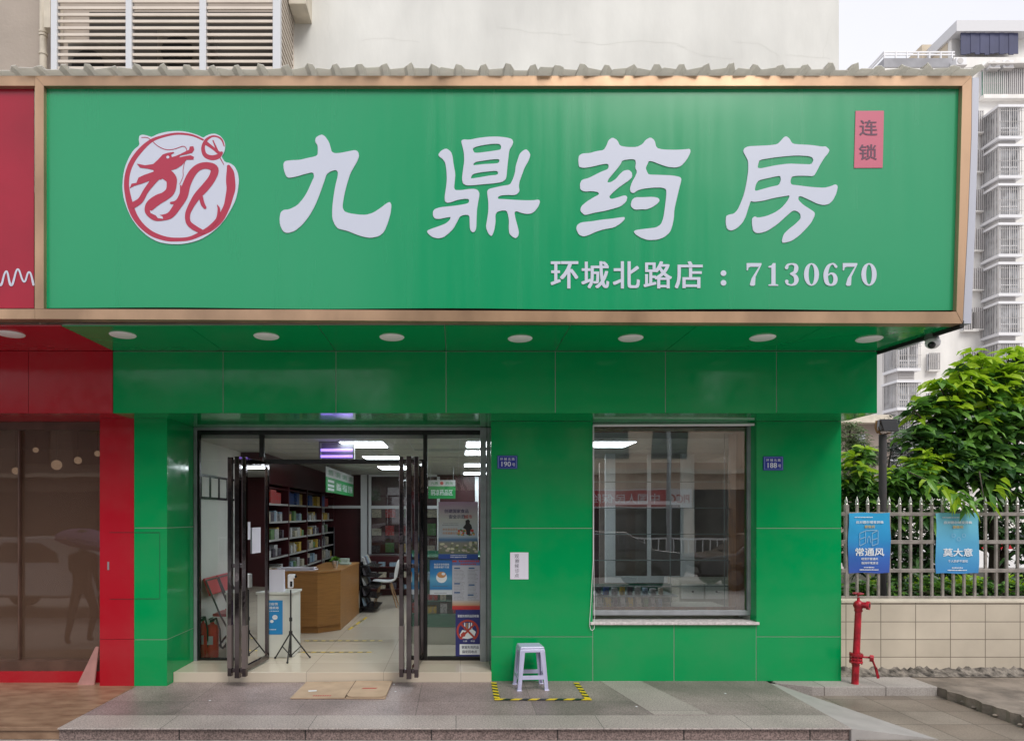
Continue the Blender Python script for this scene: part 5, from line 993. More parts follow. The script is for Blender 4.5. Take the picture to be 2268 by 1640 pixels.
t = thing('street_lamp', 'grey street lamp post behind the camera, mirrored in the shop window', 'street lamp', (6.9, -7.5, 0))
f = MB(); f.cyl((6.9, -7.5, 0), (6.9, -7.5, 7), .09, .06, 12); obj('pole', f, M['alu'], t); f = MB(); f.beam((6.9, -7.5, 6.6), (5.7, -7.3, 6.9), .06, .06); f.box(5.2, 5.8, -7.4, -7.2, 6.85, 6.95); obj('lamp_head', f, M['alu'], t)
# passer-by with an umbrella (out of frame on the left, mirrored in the brown window)
P_ = thing('person', 'person in dark clothes walking with a purple umbrella, mirrored in the brown window', 'person', (-5.35, 4.55, 0))
def skin(name, verts, edges, rad, m, parent, sub=1):
    me = bpy.data.meshes.new(name); off = wl(parent); me.from_pydata([Vector(v) for v in verts], edges, []); me.materials.append(m)
    o = bpy.data.objects.new(name, me); C.objects.link(o); o.parent = parent
    md = o.modifiers.new('skin', 'SKIN'); md.use_smooth_shade = True; s_ = o.modifiers.new('sub', 'SUBSURF'); s_.levels = sub; s_.render_levels = sub
    if not me.skin_vertices: return o
    for i, r in enumerate(rad): me.skin_vertices[0].data[i].radius = r if isinstance(r, tuple) else (r, r)
    me.skin_vertices[0].data[0].use_root = True; return o
try:
    vs = [(0,0,.82),(0,0,1.0),(0,0,1.2),(0,0,1.31),(0,.0,1.38),(0,-.01,1.48), (.08,0,.78),(.1,-.14,.45),(.1,.02,.08),(.1,-.09,.04), (-.08,0,.78),(-.09,.1,.45),(-.09,.24,.1),(-.09,.16,.03), (.17,0,1.24),(.2,.04,1.0),(.2,-.06,.8),(.2,-.08,.74), (-.17,0,1.24),(-.19,-.06,1.02),(-.12,-.22,1.14),(-.11,-.25,1.18)]
    ed = [(0,1),(1,2),(2,3),(3,4),(4,5),(0,6),(6,7),(7,8),(8,9),(0,10),(10,11),(11,12),(12,13),(2,14),(14,15),(15,16),(16,17),(2,18),(18,19),(19,20),(20,21)]
    ra = [(.14,.1),(.12,.09),(.15,.1),(.05,.05),(.045,.045),(.085,.095),.085,.058,.04,.035,.085,.058,.04,.035,.05,.036,.026,.024,.05,.036,.026,.024]
    me = bpy.data.meshes.new('body'); me.from_pydata(vs, ed, []); me.materials.append(M['cloth']); bo = bpy.data.objects.new('body', me); C.objects.link(bo); bo.parent = P_
    import bmesh
    bm = bmesh.new(); bm.from_mesh(me); ly = bm.verts.layers.skin.verify()
    for v, r in zip(bm.verts, ra): v[ly].radius = r if isinstance(r, tuple) else (r, r)
    bm.verts.ensure_lookup_table(); bm.verts[0][ly].use_root = True; bm.to_mesh(me); bm.free()
    md = bo.modifiers.new('skin', 'SKIN'); s_ = bo.modifiers.new('sub', 'SUBSURF'); s_.levels = 1; s_.render_levels = 1
    f = MB(); f.ball((-5.35, 4.57, 1.53), .105, 14, 10, 0, (1, 1.05, 1)); obj('hair', f, M['hair'], P_, smooth='all')
except Exception as e: print('person', e)
t = thing('umbrella', 'purple umbrella held over the person, mirrored in the brown window', 'umbrella', (-5.47, 4.3, 1.1))
f = MB(); cen = Vector((-5.3, 4.4, 1.45)); n = 16; vs = []; tilt = Matrix.Rotation(R(15), 3, 'Y')
for j in range(7):
    r = .5 * math.sin(j / 6 * R(80)); z = .27 * math.cos(j / 6 * R(80))
    for i in range(n): a = i * 2 * math.pi / n; rq = r * (1 - (.04 if i % 2 and j == 6 else 0)); vs.append(cen + tilt @ Vector((rq * math.cos(a), rq * math.sin(a), z - .1)))
f.add(vs, [(j * n + i, j * n + (i + 1) % n, (j + 1) * n + (i + 1) % n, (j + 1) * n + i) for j in range(6) for i in range(n)]); obj('canopy', f, M['umb'], t)
f = MB(); f.cyl(cen + tilt @ Vector((0, 0, .2)), cen + tilt @ Vector((0, 0, -.4)), .006, n=8); obj('shaft', f, M['alu'], t)
# ================================================================ INSIDE THE PHARMACY
# ceiling light panels
LPn = 'lit ceiling panels in the pharmacy'
for i, (x0, x1, y0, y1, lab) in enumerate(((-1.36, -.86, 7.9, 8.52, 'lit ceiling panel nearest the door, left row'), (-1.36, -.84, 9.85, 10.5, 'lit ceiling panel second from the door, left row'), (-1.38, -.8, 11.9, 12.6, 'lit ceiling panel farthest from the door, left row'),
        (.13, .72, 7.9, 8.5, 'lit ceiling panel nearest the glass, seen through the sidelight'), (.13, .75, 9.0, 9.6, 'lit ceiling panel second from the top in the sidelight'), (.15, .8, 11.3, 11.9, 'lit ceiling panel third from the top in the sidelight'), (.16, .85, 13.6, 14.2, 'lit ceiling panel lowest in the sidelight'),
        (1.5, 2.1, 7.9, 8.5, 'lit ceiling panel highest in the shop window'), (1.5, 2.0, 9.9, 10.5, 'lit ceiling panel lowest in the shop window'))):
    t = thing('ceiling_light', lab, 'ceiling light', ((x0 + x1) / 2, (y0 + y1) / 2, ZC - .02), LPn)
    f = MB(); f.box(x0 - .02, x1 + .02, y0 - .02, y1 + .02, ZC - .012, ZC - .005); obj('frame', f, M['white'], t); f = MB(); f.box(x0, x1, y0, y1, ZC - .018, ZC - .013); obj('diffuser', f, M['panel'], t)
f = MB(); f.box(-.55, .1, 8.9, 9.5, ZC - .02, ZC - .006); f.box(-.5, .05, 8.95, 9.0, ZC - .03, ZC - .0205); solo('ceiling_vent', f, M['ceil'], 'square ceiling air vent seen through the sidelight', 'vent')
# insect lamp behind the transom
Y = 7.95; t = thing('insect_lamp', 'hanging insect killer lamp with two glowing purple tubes behind the transom glass', 'insect lamp', (-1.4, Y, 2.4))
f = MB(); x0, x1 = XX(706, Y), XX(784, Y)
f.box(x0, x1, Y, Y + .09, ZZ(980, Y), ZZ(973, Y)); f.box(x0, x1, Y, Y + .09, ZZ(1020, Y), ZZ(1015, Y)); f.box(x0, x0 + .015, Y, Y + .09, ZZ(1014.6, Y), ZZ(980.5, Y)); f.box(x1 - .015, x1, Y, Y + .09, ZZ(1014.6, Y), ZZ(980.5, Y)); f.box(x0 + .02, x1 - .02, Y + .07, Y + .08, ZZ(1014.6, Y), ZZ(980.5, Y)); obj('housing', f, mat('grey_lamp_housing', (.2, .2, .2), .4), t)
for yy_ in (995.5, 1009.5): f = MB(); f.cyl((x0 + .02, Y + .03, ZZ(yy_, Y)), (x1 - .02, Y + .03, ZZ(yy_, Y)), .015, n=12); obj('tube', f, M['uv'], t)
f = MB(); f.tube([(x0, Y, ZZ(975, Y)), (XX(725, Y), Y, ZZ(969, Y)), (XX(745, Y), Y, ZZ(967, Y)), (XX(752, Y), Y, ZZ(978, Y)), (XX(762, Y), Y, ZZ(976, Y)), (XX(775, Y), Y, ZZ(972, Y)), (XX(790, Y), Y, ZZ(966, Y)), (XX(800, Y), Y, 2.69)], .006, 6); obj('cable', f, M['black'], t)
# certificates on the left wall
for i in range(4):
    y0 = 7.80 + i * .30; t = thing('framed_certificate', ('black framed certificate nearest the door on the left wall', 'second black framed certificate from the door on the left wall', 'third black framed certificate from the door on the left wall', 'fourth black framed certificate from the door on the left wall')[i], 'certificate', (XL + .02, y0 + .14, 2.02), 'certificates on the left wall')
    f = MB(); f.box(XL + .002, XL + .02, y0, y0 + .285, 2.02, 2.31); obj('frame', f, M['black'], t); f = MB(); f.box(XL + .021, XL + .024, y0 + .03, y0 + .255, 2.05, 2.28); obj('sheet', f, mat('grey_certificate_paper', (.62, .63, .6), .6), t)
f = MB(); f.box(XL + .003, XL + .012, 8.9, 9.2, 1.45, 1.85); solo('wall_sheet', f, mat('pale_green_sheet', (.45, .48, .45), .7), 'plain pale sheet pinned below the framed certificates', 'notice')
# folding chairs
def fchair(y, label):
    t = thing('folding_chair', label, 'chair', (-2.6, y, ZF), 'red folding chairs by the left wall'); X = -2.86
    f = MB()
    for s_ in (0, .36): f.tube([(X - .05, y + s_, ZF + .86), (X + .12, y + s_, ZF + .45), (X + .38, y + s_, ZF)], .011, 8); f.tube([(X + .36, y + s_, ZF + .44), (X + .02, y + s_, ZF)], .011, 8)
    f.tube([(X - .05, y, ZF + .86), (X - .05, y + .36, ZF + .86)], .011, 8); f.tube([(X + .3, y, ZF + .13), (X + .3, y + .36, ZF + .13)], .008, 6); obj('frame', f, mat('dark_grey_tube', (.05, .04, .04), .35, metal=.5), t)
    f = MB(); f.hexa([(X + .02, y + .01, ZF + .44), (X + .42, y + .01, ZF + .43), (X + .42, y + .35, ZF + .43), (X + .02, y + .35, ZF + .44)], [(X + .02, y + .01, ZF + .475), (X + .42, y + .01, ZF + .465), (X + .42, y + .35, ZF + .465), (X + .02, y + .35, ZF + .475)]); obj('seat', f, M['red2'], t, bev=.012)
    f = MB(); f.hexa([(X - .015, y - .01, ZF + .68), (X + .015, y - .01, ZF + .69), (X + .015, y + .37, ZF + .69), (X - .015, y + .37, ZF + .68)], [(X - .09, y - .01, ZF + .88), (X - .06, y - .01, ZF + .89), (X - .06, y + .37, ZF + .89), (X - .09, y + .37, ZF + .88)]); obj('backrest', f, M['red2'], t, bev=.012)
fchair(7.88, 'red folding chair nearest the door by the left wall'); fchair(8.30, 'red folding chair behind the nearest one by the left wall')
def exting(cx, Y, h, r, label):
    X = XX(cx, Y); t = thing('fire_extinguisher', label, 'fire extinguisher', (X, Y, ZF), 'fire extinguishers inside the door')
    f = MB(); f.lathe([(0, 0), (r * .95, 0), (r, .015), (r, h * .82), (r * .8, h * .9), (r * .35, h * .95), (r * .3, h), (0, h)], (X, Y, ZF), 24); obj('cylinder', f, M['ext'], t, smooth=True)
    f = MB(); f.box(X - .012, X + .012, Y - .05, Y + .05, ZF + h, ZF + h + .03); f.box(X - .01, X + .01, Y - .09, Y + .02, ZF + h + .04, ZF + h + .05); obj('valve_handle', f, M['rubber'], t, bev=.003)
    f = MB(); f.tube([(X, Y - .03, ZF + h + .02), (X + r * .9, Y - .05, ZF + h + .05), (X + r * 1.4, Y - .04, ZF + h * .8), (X + r * 1.45, Y - .02, ZF + h * .3), (X + r * 1.7, Y, ZF + .1)], .011, 8); obj('hose', f, M['rubber'], t)
    f = MB(); f.box(X - r * .45, X + r * .45, Y - r - .003, Y - r * .8, ZF + h * .38, ZF + h * .62); obj('paper_label', f, M['paper'], t)
exting(450, 7.72, .42, .045, 'slim red fire extinguisher against the door frame'); exting(470, 7.76, .40, .072, 'larger red fire extinguisher right of the slim one')
# podium
pf = 7.72; px0_, px1_ = -2.62, -1.865; t = thing('white_podium', 'white cabinet podium with blue and purple health posters inside the door', 'cabinet', (-2.24, 7.9, ZF))
f = MB(); f.box(px0_, px1_, pf, pf + .40, ZF, .925); obj('body', f, M['whitebox'], t, bev=.004); f = MB(); f.box(px0_ - .015, px1_ + .015, pf - .015, pf + .42, .926, .952); obj('top', f, M['whitebox'], t, bev=.004)
f = MB(); rect(f, 562, 626, 1328.5, 1404, pf - .004, .003); po = obj('poster', f, mat('cyan_poster', (.02, .24, .55), .5), t, 'sky blue poster with two white cartoon faces'); Yp = pf - .006
text('heading', '防控疫情', XX(600, Yp), ZZ(1336.5, Yp), .16, .03, Yp, M['wtext'], po, .02); text('heading', '阻断传播病毒', XX(596, Yp), ZZ(1345, Yp), .22, .03, Yp, M['wtext'], po, .02)
f = MB()
for cx, cy, r in ((609, 1366, 6), (586, 1366, 6), (602, 1375, 4)): q = [W(cx + r * math.cos(i * .524), cy + r * .9 * math.sin(i * .524), Yp) for i in range(12)]; f.plate([q], Yp - cx * 1e-6, None)
ticks(f, XX(585, Yp), XX(612, Yp), ZZ(1394, Yp), .01, Yp, 0, 9, 3); ticks(f, XX(575, Yp), XX(618, Yp), ZZ(1353, Yp), .008, Yp, 0, 12, 4); obj('white_figures', f, M['wtext'], po)
f = MB()
for cx, cy in ((607, 1365), (611, 1365), (584, 1365), (588, 1365)): q = [W(cx + .8 * math.cos(i), cy + .9 * math.sin(i), Yp) for i in range(6)]; f.plate([q], Yp - .001, None)
obj('faces', f, M['ink'], po)
f = MB(); rect(f, 525, 561, 1328.5, 1404, pf - .004, .003); po = obj('poster', f, mat('mauve_poster', (.30, .2, .38), .5), t, 'mauve poster with a white face mask'); f = MB(); q = [W(545 + 12 * math.cos(i * .4), 1356 + 9 * math.sin(i * .4) , Yp) for i in range(16)]; f.plate([q], Yp, None); ticks(f, XX(532, Yp), XX(556, Yp), ZZ(1376, Yp), .012, Yp, 0, 8, 6); obj('mask_drawing', f, M['wtext'], po)
f = MB(); q0 = XX(585, 7.82); q1 = XX(629, 7.82); f.hexa([(q0, 7.80, .953), (q1, 7.80, .953), (q1, 7.88, .953), (q0, 7.88, .953)], [(q0, 7.83, 1.205), (q1, 7.83, 1.205), (q1, 7.85, 1.205), (q0, 7.85, 1.205)])
o = solo('acrylic_notice', f, M['paper'], 'white notice stand on the left part of the white podium', 'notice')
# tripod thermometer
tx, ty = -1.845, 7.56; t = thing('thermometer_tripod', 'white infrared thermometer on a thin black tripod inside the door', 'thermometer', (tx, ty, ZF))
f = MB(); f.cyl((tx, ty, ZF + .06), (tx, ty, 1.0), .011, .008, 10); f.cyl((tx, ty, ZF + .30), (tx, ty, ZF + .33), .02, n=12); f.cyl((tx, ty, ZF + .44), (tx, ty, ZF + .48), .017, n=10); f.cyl((tx, ty, ZF + .04), (tx, ty, ZF + .07), .018, n=10); obj('pole', f, M['rubber'], t)
for ex, ey in ((-.20, .10), (.185, .13), (.0, -.15)):
    f = MB(); f.cyl((tx, ty, ZF + .315), (tx + ex, ty + ey, ZF + .008), .008, n=8); f.cyl((tx, ty, ZF + .055), (tx + ex * .55, ty + ey * .55, ZF + .15), .006, n=8); lg = obj('leg', f, M['rubber'], t); f = MB(); f.ball((tx + ex, ty + ey, ZF + .012), .013, 8, 6); obj('rubber_foot', f, M['rubber'], lg)
f = MB(); f.box(tx - .03, tx + .025, ty - .03, ty + .04, 1.02, 1.15); f.box(tx - .03, tx + .05, ty - .03, ty + .04, 1.13, 1.175); hd_ = obj('thermometer_head', f, M['white'], t, bev=.012); f = MB(); f.box(tx + .0, tx + .026, ty - .034, ty - .0305, 1.04, 1.10); f.cyl((tx + .045, ty, 1.152), (tx + .06, ty - .01, 1.152), .016, n=12); obj('screen', f, M['black'], hd_)
# counter
t = thing('reception_counter', 'light oak reception counter with angled corner', 'counter', (-2, 9.8, ZF))
f = MB(); cp = [(-2.95, 9.29), (-1.90, 9.29), (-1.63, 9.56), (-1.60, 11.15), (-2.15, 11.15), (-2.15, 10.0), (-2.95, 9.85)]; f.flat([(a * .992 + (-.016), b + .03) for a, b in cp], ZF, ZF + .09, 0); obj('plinth', f, M['counter'], t)
f = MB(); f.flat(cp, ZF + .09, 1.035); obj('front', f, M['counter'], t); f = MB(); f.flat([(a + .01, b - .01) for a, b in cp], 1.036, 1.062); obj('top', f, M['counter'], t, bev=.004)
f = MB(); f.lathe([(0, 0), (.035, 0), (.045, .10), (.042, .10), (.033, .006), (0, .006)], (-1.77, 9.95, 1.063), 20); solo('steel_cup', f, M['cup'], 'small steel cup on the oak counter', 'cup', smooth=True)
f = MB(); f.box(-1.95, -1.72, 10.75, 10.95, 1.063, 1.14); f.box(-1.80, -1.65, 10.5, 10.68, 1.063, 1.09); solo('desk_box', f, mat('pale_green_box', (.35, .42, .36), .6), 'pale green boxes at the far end of the oak counter', 'box', bev=.004)
rr = random.Random(2); t = thing('potted_plant', 'small green potted plant on the oak counter', 'plant', (-1.85, 10.4, 1.063)); f = MB(); f.lathe([(0, 0), (.04, 0), (.055, .07), (0, .07)], (-1.85, 10.4, 1.063), 16); obj('pot', f, M['rubber'], t); f = MB()
for _ in range(50): leaf(f, (-1.85, 10.4, 1.13), (rr.uniform(-1, 1), rr.uniform(-1, 1), rr.uniform(.2, 1.4)), .13, .03, 0, rr, .3)
obj('foliage', f, [M['leafm']], t)
f = MB(); rr = random.Random(6)
for i in range(6): a = rr.uniform(-.06, .06); f.hexa([(-2.45 + a, 9.4, 1.063 + i * .006), (-2.0 + a, 9.42, 1.063 + i * .006), (-2.0 + a, 9.65, 1.063 + i * .006), (-2.42 + a, 9.66, 1.063 + i * .006)], [(-2.45 + a, 9.4, 1.068 + i * .006), (-2.0 + a, 9.42, 1.068 + i * .006 + (.02 if i == 5 else 0)), (-2.0 + a, 9.65, 1.068 + i * .006), (-2.42 + a, 9.66, 1.068 + i * .006)])
solo('paper_stack', f, M['paper'], 'loose stack of papers on the oak counter', 'papers')
# bookcase on the left wall, stocked
cols = [('white', (.4, .4, .4)), ('pale blue', (.22, .32, .42)), ('deep blue', (.01, .07, .3)), ('red', (.4, .02, .02)), ('yellow', (.5, .33, .02)), ('green', (.08, .2, .05)), ('cream', (.45, .4, .3)), ('dark', (.04, .03, .05))]
BM_ = {k: mat(k.replace(' ', '_') + '_carton', v, .5, col2=tuple(min(.6, c * .4 + .1) for c in v), vs=42, lo=.5, hi=.56) for k, v in cols}
ordn = ['first', 'second', 'third', 'fourth', 'fifth', 'sixth', 'seventh', 'eighth', 'ninth', 'tenth']
def carton(x0, x1, y0, y1, z0, z1, c, label, grp):
    f = MB(); f.box(x0, x1, y0, y1, z0, z1); solo('carton', f, BM_[c], label, 'carton', grp, bev=.003)
t = thing('wall_bookcase', 'maroon wall shelving full of medicine cartons along the left wall', 'shelves', (-2.8, 12, ZF))
bays = ((9.4, 10.6, 'nearest'), (10.66, 11.9, 'second'), (11.96, 13.2, 'third'), (13.26, 14.5, 'farthest')); zs = (2.0, 1.74, 1.48, 1.22, .96)
for y in (9.34, 10.6, 11.9, 13.2, 14.5): f = MB(); f.box(XL + .002, XL + .34, y, y + .055, ZF, 2.279); obj('upright', f, M['maroon'], t)
f = MB(); f.box(XL + .002, XL + .01, 9.39, 14.5, ZF, 2.27); obj('back_panel', f, M['maroon'], t)
for z in (2.235,) + zs: f = MB(); f.box(XL + .011, XL + .33, 9.396, 14.499, z - .02, z) if z > 2.2 else [f.box(XL + .011, XL + .33, a + .003, b - .003, z - .02, z) for a, b, _ in bays]; o = obj('shelf', f, M['maroon'], t)
f = MB()
for z in zs:
    for a, b, _ in bays: f.box(XL + .331, XL + .335, a + .01, b - .01, z - .025, z + .004)
obj('price_strip', f, mat('price_strip', (.34, .34, .33), .5), t)
rr = random.Random(21)
for si, z in enumerate(zs):
    for a, b, bn in bays:
        y = a + .06; k = 0
        while y < b - .08 and k < 8:
            big = si == 0; w_ = rr.uniform(.2, .34) if big else rr.uniform(.08, .2); h_ = rr.uniform(.17, .21) if big else rr.uniform(.09, .17); c = rr.choice(('deep blue', 'red', 'yellow', 'deep blue', 'red') if big else ('white', 'white', 'pale blue', 'cream', 'green', 'dark', 'white', 'yellow'))
            if y + w_ > b - .03: break
            carton(XL + .08, XL + .32 - rr.uniform(0, .07), y, y + w_, z + .001, z + h_, c, f'{c} carton, {ordn[k]} from the near end, {ordn[si]} shelf down, {bn} bay of maroon shelves', 'cartons on the maroon wall shelves')
            y += w_ + rr.uniform(.004, .03); k += 1
# glazed partition at the back
YPn = 14.4; t = thing('glazed_partition', 'white framed glazed partition across the back of the pharmacy', 'partition', (0, YPn, ZF))
def pr(x0, x1, y0, y1, dy=0, name='frame_bar', m='alu', th=.06): f = MB(); rect(f, x0, x1, y0, y1, YPn + dy, th); obj(name, f, mp_, t)
mp_ = mat('white_partition_frame', (.62, .64, .66), .5)
for a in ((713, 718, 1050, 1306), (799, 813, 1050, 1306), (816, 822, 1050, 1226), (899, 905, 1055, 1226), (968, 974, 1055, 1226), (1052, 1060, 1055, 1226), (718.3, 798.7, 1119, 1125), (822.2, 898.8, 1119, 1126), (905.2, 967.8, 1119, 1126), (974.2, 1051.8, 1119, 1126), (813.3, 1060, 1227, 1235), (822.2, 898.8, 1050, 1054.5), (905.2, 967.8, 1050, 1054.5)): pr(*a)
f = MB()
for a in ((822, 899, 1055, 1119), (905, 968, 1055, 1119), (822, 899, 1126, 1226), (905, 968, 1126, 1226), (974, 1052, 1126, 1226)): rect(f, *a, YPn + .03, .005)
obj('glass', f, M['glass'], t)
f = MB(); f.box(XX(813, YPn), XX(1062, YPn), YPn + .01, YPn + .05, ZF, ZZ(1236, YPn)); obj('lower_panel', f, M['maroon'], t)
f = MB(); f.box(XX(719, YPn), XX(738, YPn), YPn + .1, YPn + .14, ZF, ZZ(1167, YPn)); solo('grey_cabinet', f, mat('grey_cabinet', (.18, .18, .2), .6), 'narrow grey panel just inside the dark back doorway', 'cabinet')
f = MB()
rr = random.Random(30)
for zi, z in enumerate((1.78, 1.40, 1.04)):
    for k in range(7):
        x = -1.8 + k * .29; carton(x, x + rr.uniform(.16, .24), YB - .13, YB - .02, z, z + rr.uniform(.14, .26), rr.choice(('cream', 'green', 'red', 'yellow', 'dark')), f'dim carton, {ordn[k]} from the left on the {ordn[zi]} row behind the back glazing', 'goods behind the glazed partition')
# low display racks before the partition
t = thing('low_rack', 'low maroon display rack under the back glazing', 'shelves', (-1.2, 13.6, ZF)); f = MB(); f.box(-1.85, .3, 13.75, 14.3, ZF, 1.0); obj('carcass', f, M['maroon'], t)
for i, z in enumerate((.35, .58, .8)): f = MB(); f.box(-1.84, .29, 13.6, 13.749, z - .02, z); obj('shelf', f, M['maroon'], t)
for i, z in enumerate((.35, .58, .8)):
    for k in range(9): x = -1.78 + k * .22; carton(x, x + rr.uniform(.1, .18), 13.61, 13.74, z + .001, z + rr.uniform(.05, .13), rr.choice(('white', 'cream', 'dark', 'pale blue')), f'small carton, {ordn[k]} from the left on the {("lowest", "middle", "top")[i]} shelf of the low rack', 'cartons on the low rack')
t = thing('snack_rack', 'black rack of packets beside the far end of the oak counter', 'shelves', (-1.45, 11.6, ZF)); f = MB()
for i in range(5): z = ZF + .1 + i * .17; f.hexa([(-1.58, 11.25, z), (-1.3 + .0 * i, 11.25, z - .03), (-1.3, 12.0, z - .03), (-1.58, 12.0, z)], [(-1.58, 11.25, z + .01), (-1.3, 11.25, z - .02), (-1.3, 12.0, z - .02), (-1.58, 12.0, z + .01)])
f.box(-1.6, -1.585, 11.25, 12, ZF, 1.05); obj('frame', f, M['black'], t)
for i in range(5):
    for k in range(4): z = ZF + .112 + i * .17; y = 11.28 + k * .18; f = MB(); f.hexa([(-1.54, y, z), (-1.50, y, z), (-1.50, y + .15, z), (-1.54, y + .15, z)], [(-1.57, y, z + .13), (-1.545, y, z + .12), (-1.545, y + .15, z + .12), (-1.57, y + .15, z + .13)]); solo('snack_packet', f, BM_[rr.choice(('cream', 'dark', 'pale blue', 'white'))], f'shiny packet, {ordn[k]} from the front on the {ordn[4 - i]} tier of the black rack', 'packet', 'packets on the black rack')
# white shell chair
cx_, cy_ = -1.25, 12.05; t = thing('shell_chair', 'white plastic shell chair with splayed wooden legs', 'chair', (cx_, cy_, ZF))
f = MB(); pr_ = [(-.25, .42), (-.2, .44), (-.05, .42), (.1, .42), (.18, .46), (.215, .55), (.24, .7), (.27, .84)]; vs = []
for i, (a, z) in enumerate(pr_):
    hw = (.16, .2, .225, .225, .22, .21, .19, .11)[i]; cu = .03 if i < 5 else .0
    for u in (-1, -.5, 0, .5, 1): vs.append((cx_ + a - (.05 * abs(u) ** 2 if i > 4 else 0), cy_ + hw * u, ZF + z + cu * u * u))
f.add(vs, [(i * 5 + j, i * 5 + j + 1, (i + 1) * 5 + j + 1, (i + 1) * 5 + j) for i in range(7) for j in range(4)]); o = obj('shell', f, M['white'], t, smooth='all'); md = o.modifiers.new('th', 'SOLIDIFY'); md.thickness = .012; md = o.modifiers.new('s', 'SUBSURF'); md.levels = 1; md.render_levels = 2
for sx in (-1, 1):
    for sy in (-1, 1): f = MB(); f.cyl((cx_ + sx * .09, cy_ + sy * .1, ZF + .41), (cx_ + sx * .21, cy_ + sy * .2, ZF), .016, .010, 8); obj('leg', f, mat('pale_wood_leg', (.3, .17, .08), .5) if (sx, sy) == (-1, -1) else bpy.data.materials['pale_wood_leg'], t)
# hanging signs
sw = mat('sign_white', (.42, .44, .43), .6); sg_ = mat('sign_green', (.01, .26, .06), .5)
X = -2.03; t = thing('hanging_sign', 'long green and white hanging department sign over the counter', 'hanging sign', (X, 12, 2.2))
f = MB(); f.box(X - .012, X - .001, 10.6, 13.4, 2.20, 2.44); obj('green_field', f, sg_, t); f = MB(); f.box(X - .012, X - .001, 10.6, 13.4, 2.441, 2.60); obj('white_field', f, sw, t)
for y in (10.9, 13.1): f = MB(); f.cyl((X - .006, y, 2.6), (X - .006, y, ZC), .003, n=6); obj('wire', f, M['alu'], t)
gi_ = mat('green_print', (.03, .2, .06), .6)
for k in range(4): text('brand_line', '九鼎药房', 10.95 + k * .7, 2.52, .5, .09, 0, gi_, t, .01, 'side', X)
for k, s_ in enumerate(('保健食品区', '中药饮品区', '医疗器械')): text('department', s_, 11.75 + k * .62, 2.32, .5, .13, 0, M['wtext'], t, .01, 'side', X)
f = MB()
for k, z in enumerate((2.38, 2.31, 2.25)):
    for i in range(5): f.box(X, X + .0006, 10.75 + i * .11, 10.84 + i * .11, z - .02, z + .02)
obj('small_print', f, M['wtext'], t)
Y = 11.9; t = thing('hanging_sign', 'square green and white hanging sign reading 阴凉药品区', 'hanging sign', (XX(979, Y), Y, ZZ(1104, Y)))
f = MB(); rect(f, 948.8, 1008.6, 1076.3, 1103.5, Y, .01); obj('green_field', f, sg_, t); f = MB(); rect(f, 948.8, 1008.6, 1062.6, 1076, Y, .01); obj('white_field', f, sw, t)
text('brand_line', '九鼎', XX(962, Y), ZZ(1069.5, Y), .13, .05, Y - .001, gi_, t, .01); text('brand_line', '药房', XX(995, Y), ZZ(1069.5, Y), .13, .05, Y - .001, gi_, t, .01); text('department', '阴凉药品区', XX(978.7, Y), ZZ(1090, Y), .38, .1, Y - .001, M['wtext'], t, .01)
f = MB(); q = [W(978.5 + 4 * math.cos(i * .6), 1069.5 + 4 * math.sin(i * .6), Y) for i in range(10)]; f.plate([q], Y - .001, None); obj('emblem', f, M['redink'], t)
for x in (953, 1004): f = MB(); f.cyl((XX(x, Y), Y + .005, ZZ(1062, Y)), (XX(x, Y), Y + .005, ZC), .003, n=6); obj('wire', f, M['alu'], t)
# yellow tapes on the shop floor
tgn = 'yellow tape lines on the shop floor'
for (a, b, n, lab) in (((-1.93, 8.02), (-1.0, 8.02), 17, 'nearest yellow tape line on the shop floor'), ((-1.95, 8.75), (-.95, 8.75), 19, 'yellow tape line behind the nearest one on the shop floor'), ((-1.52, 9.6), (-1.42, 10.75), 5, 'short diagonal yellow tape beside the oak counter')):
    f = MB(); tape(f, a, b, .035, n, ZF + .002); solo('floor_tape', f, [M['tapey'], mat('faded_tape_dark', (.18, .15, .06), .5)], lab, 'tape', tgn)
# right display cabinet behind the sidelight
t = thing('display_cabinet', 'glass display cabinet with dark green band behind the sidelight', 'cabinet', (.6, 8.8, ZF)); gb = mat('dark_green_band', (.02, .12, .07), .4); cw = mat('cabinet_cream', (.40, .40, .33), .5)
f = MB(); f.box(-.42, 3.9, 8.5, 9.0, ZF, ZF + .215); obj('lower_cabinet', f, cw, t); f = MB(); f.box(-.43, 3.9, 8.48, 9.0, ZF + .22, ZF + .38); obj('green_band', f, gb, t)
for z in (.55, .80, 1.1): f = MB(); f.box(-.42, 1.6, 8.5, 9.0, ZF + z - .008, ZF + z); obj('glass_shelf', f, mat('green_glass_shelf', (.10, .2, .15), .15), t)
for x in (-.42, .35, 1.1): f = MB(); f.box(x, x + .02, 8.478, 8.499, ZF + .305, ZF + 1.15); obj('upright', f, M['alu'], t)
f = MB(); f.box(-.42, 1.6, 9.0, 9.02, ZF + .3, ZF + 1.15); obj('back', f, gb, t)
for i, z in enumerate((.382, .552, .802)):
    for k in range(6):
        x = -.36 + k * .16; carton(x, x + rr.uniform(.07, .13), 8.56, 8.72, ZF + z, ZF + z + rr.uniform(.05, .14), ('yellow', 'white', 'red', 'cream', 'pale blue', 'green')[(k + i * 2) % 6], f'{("yellow", "white", "red", "cream", "pale blue", "green")[(k + i * 2) % 6]} carton, {ordn[k]} from the left, {("bottom", "middle", "top")[i]} shelf of the display cabinet', 'cartons in the display cabinet')
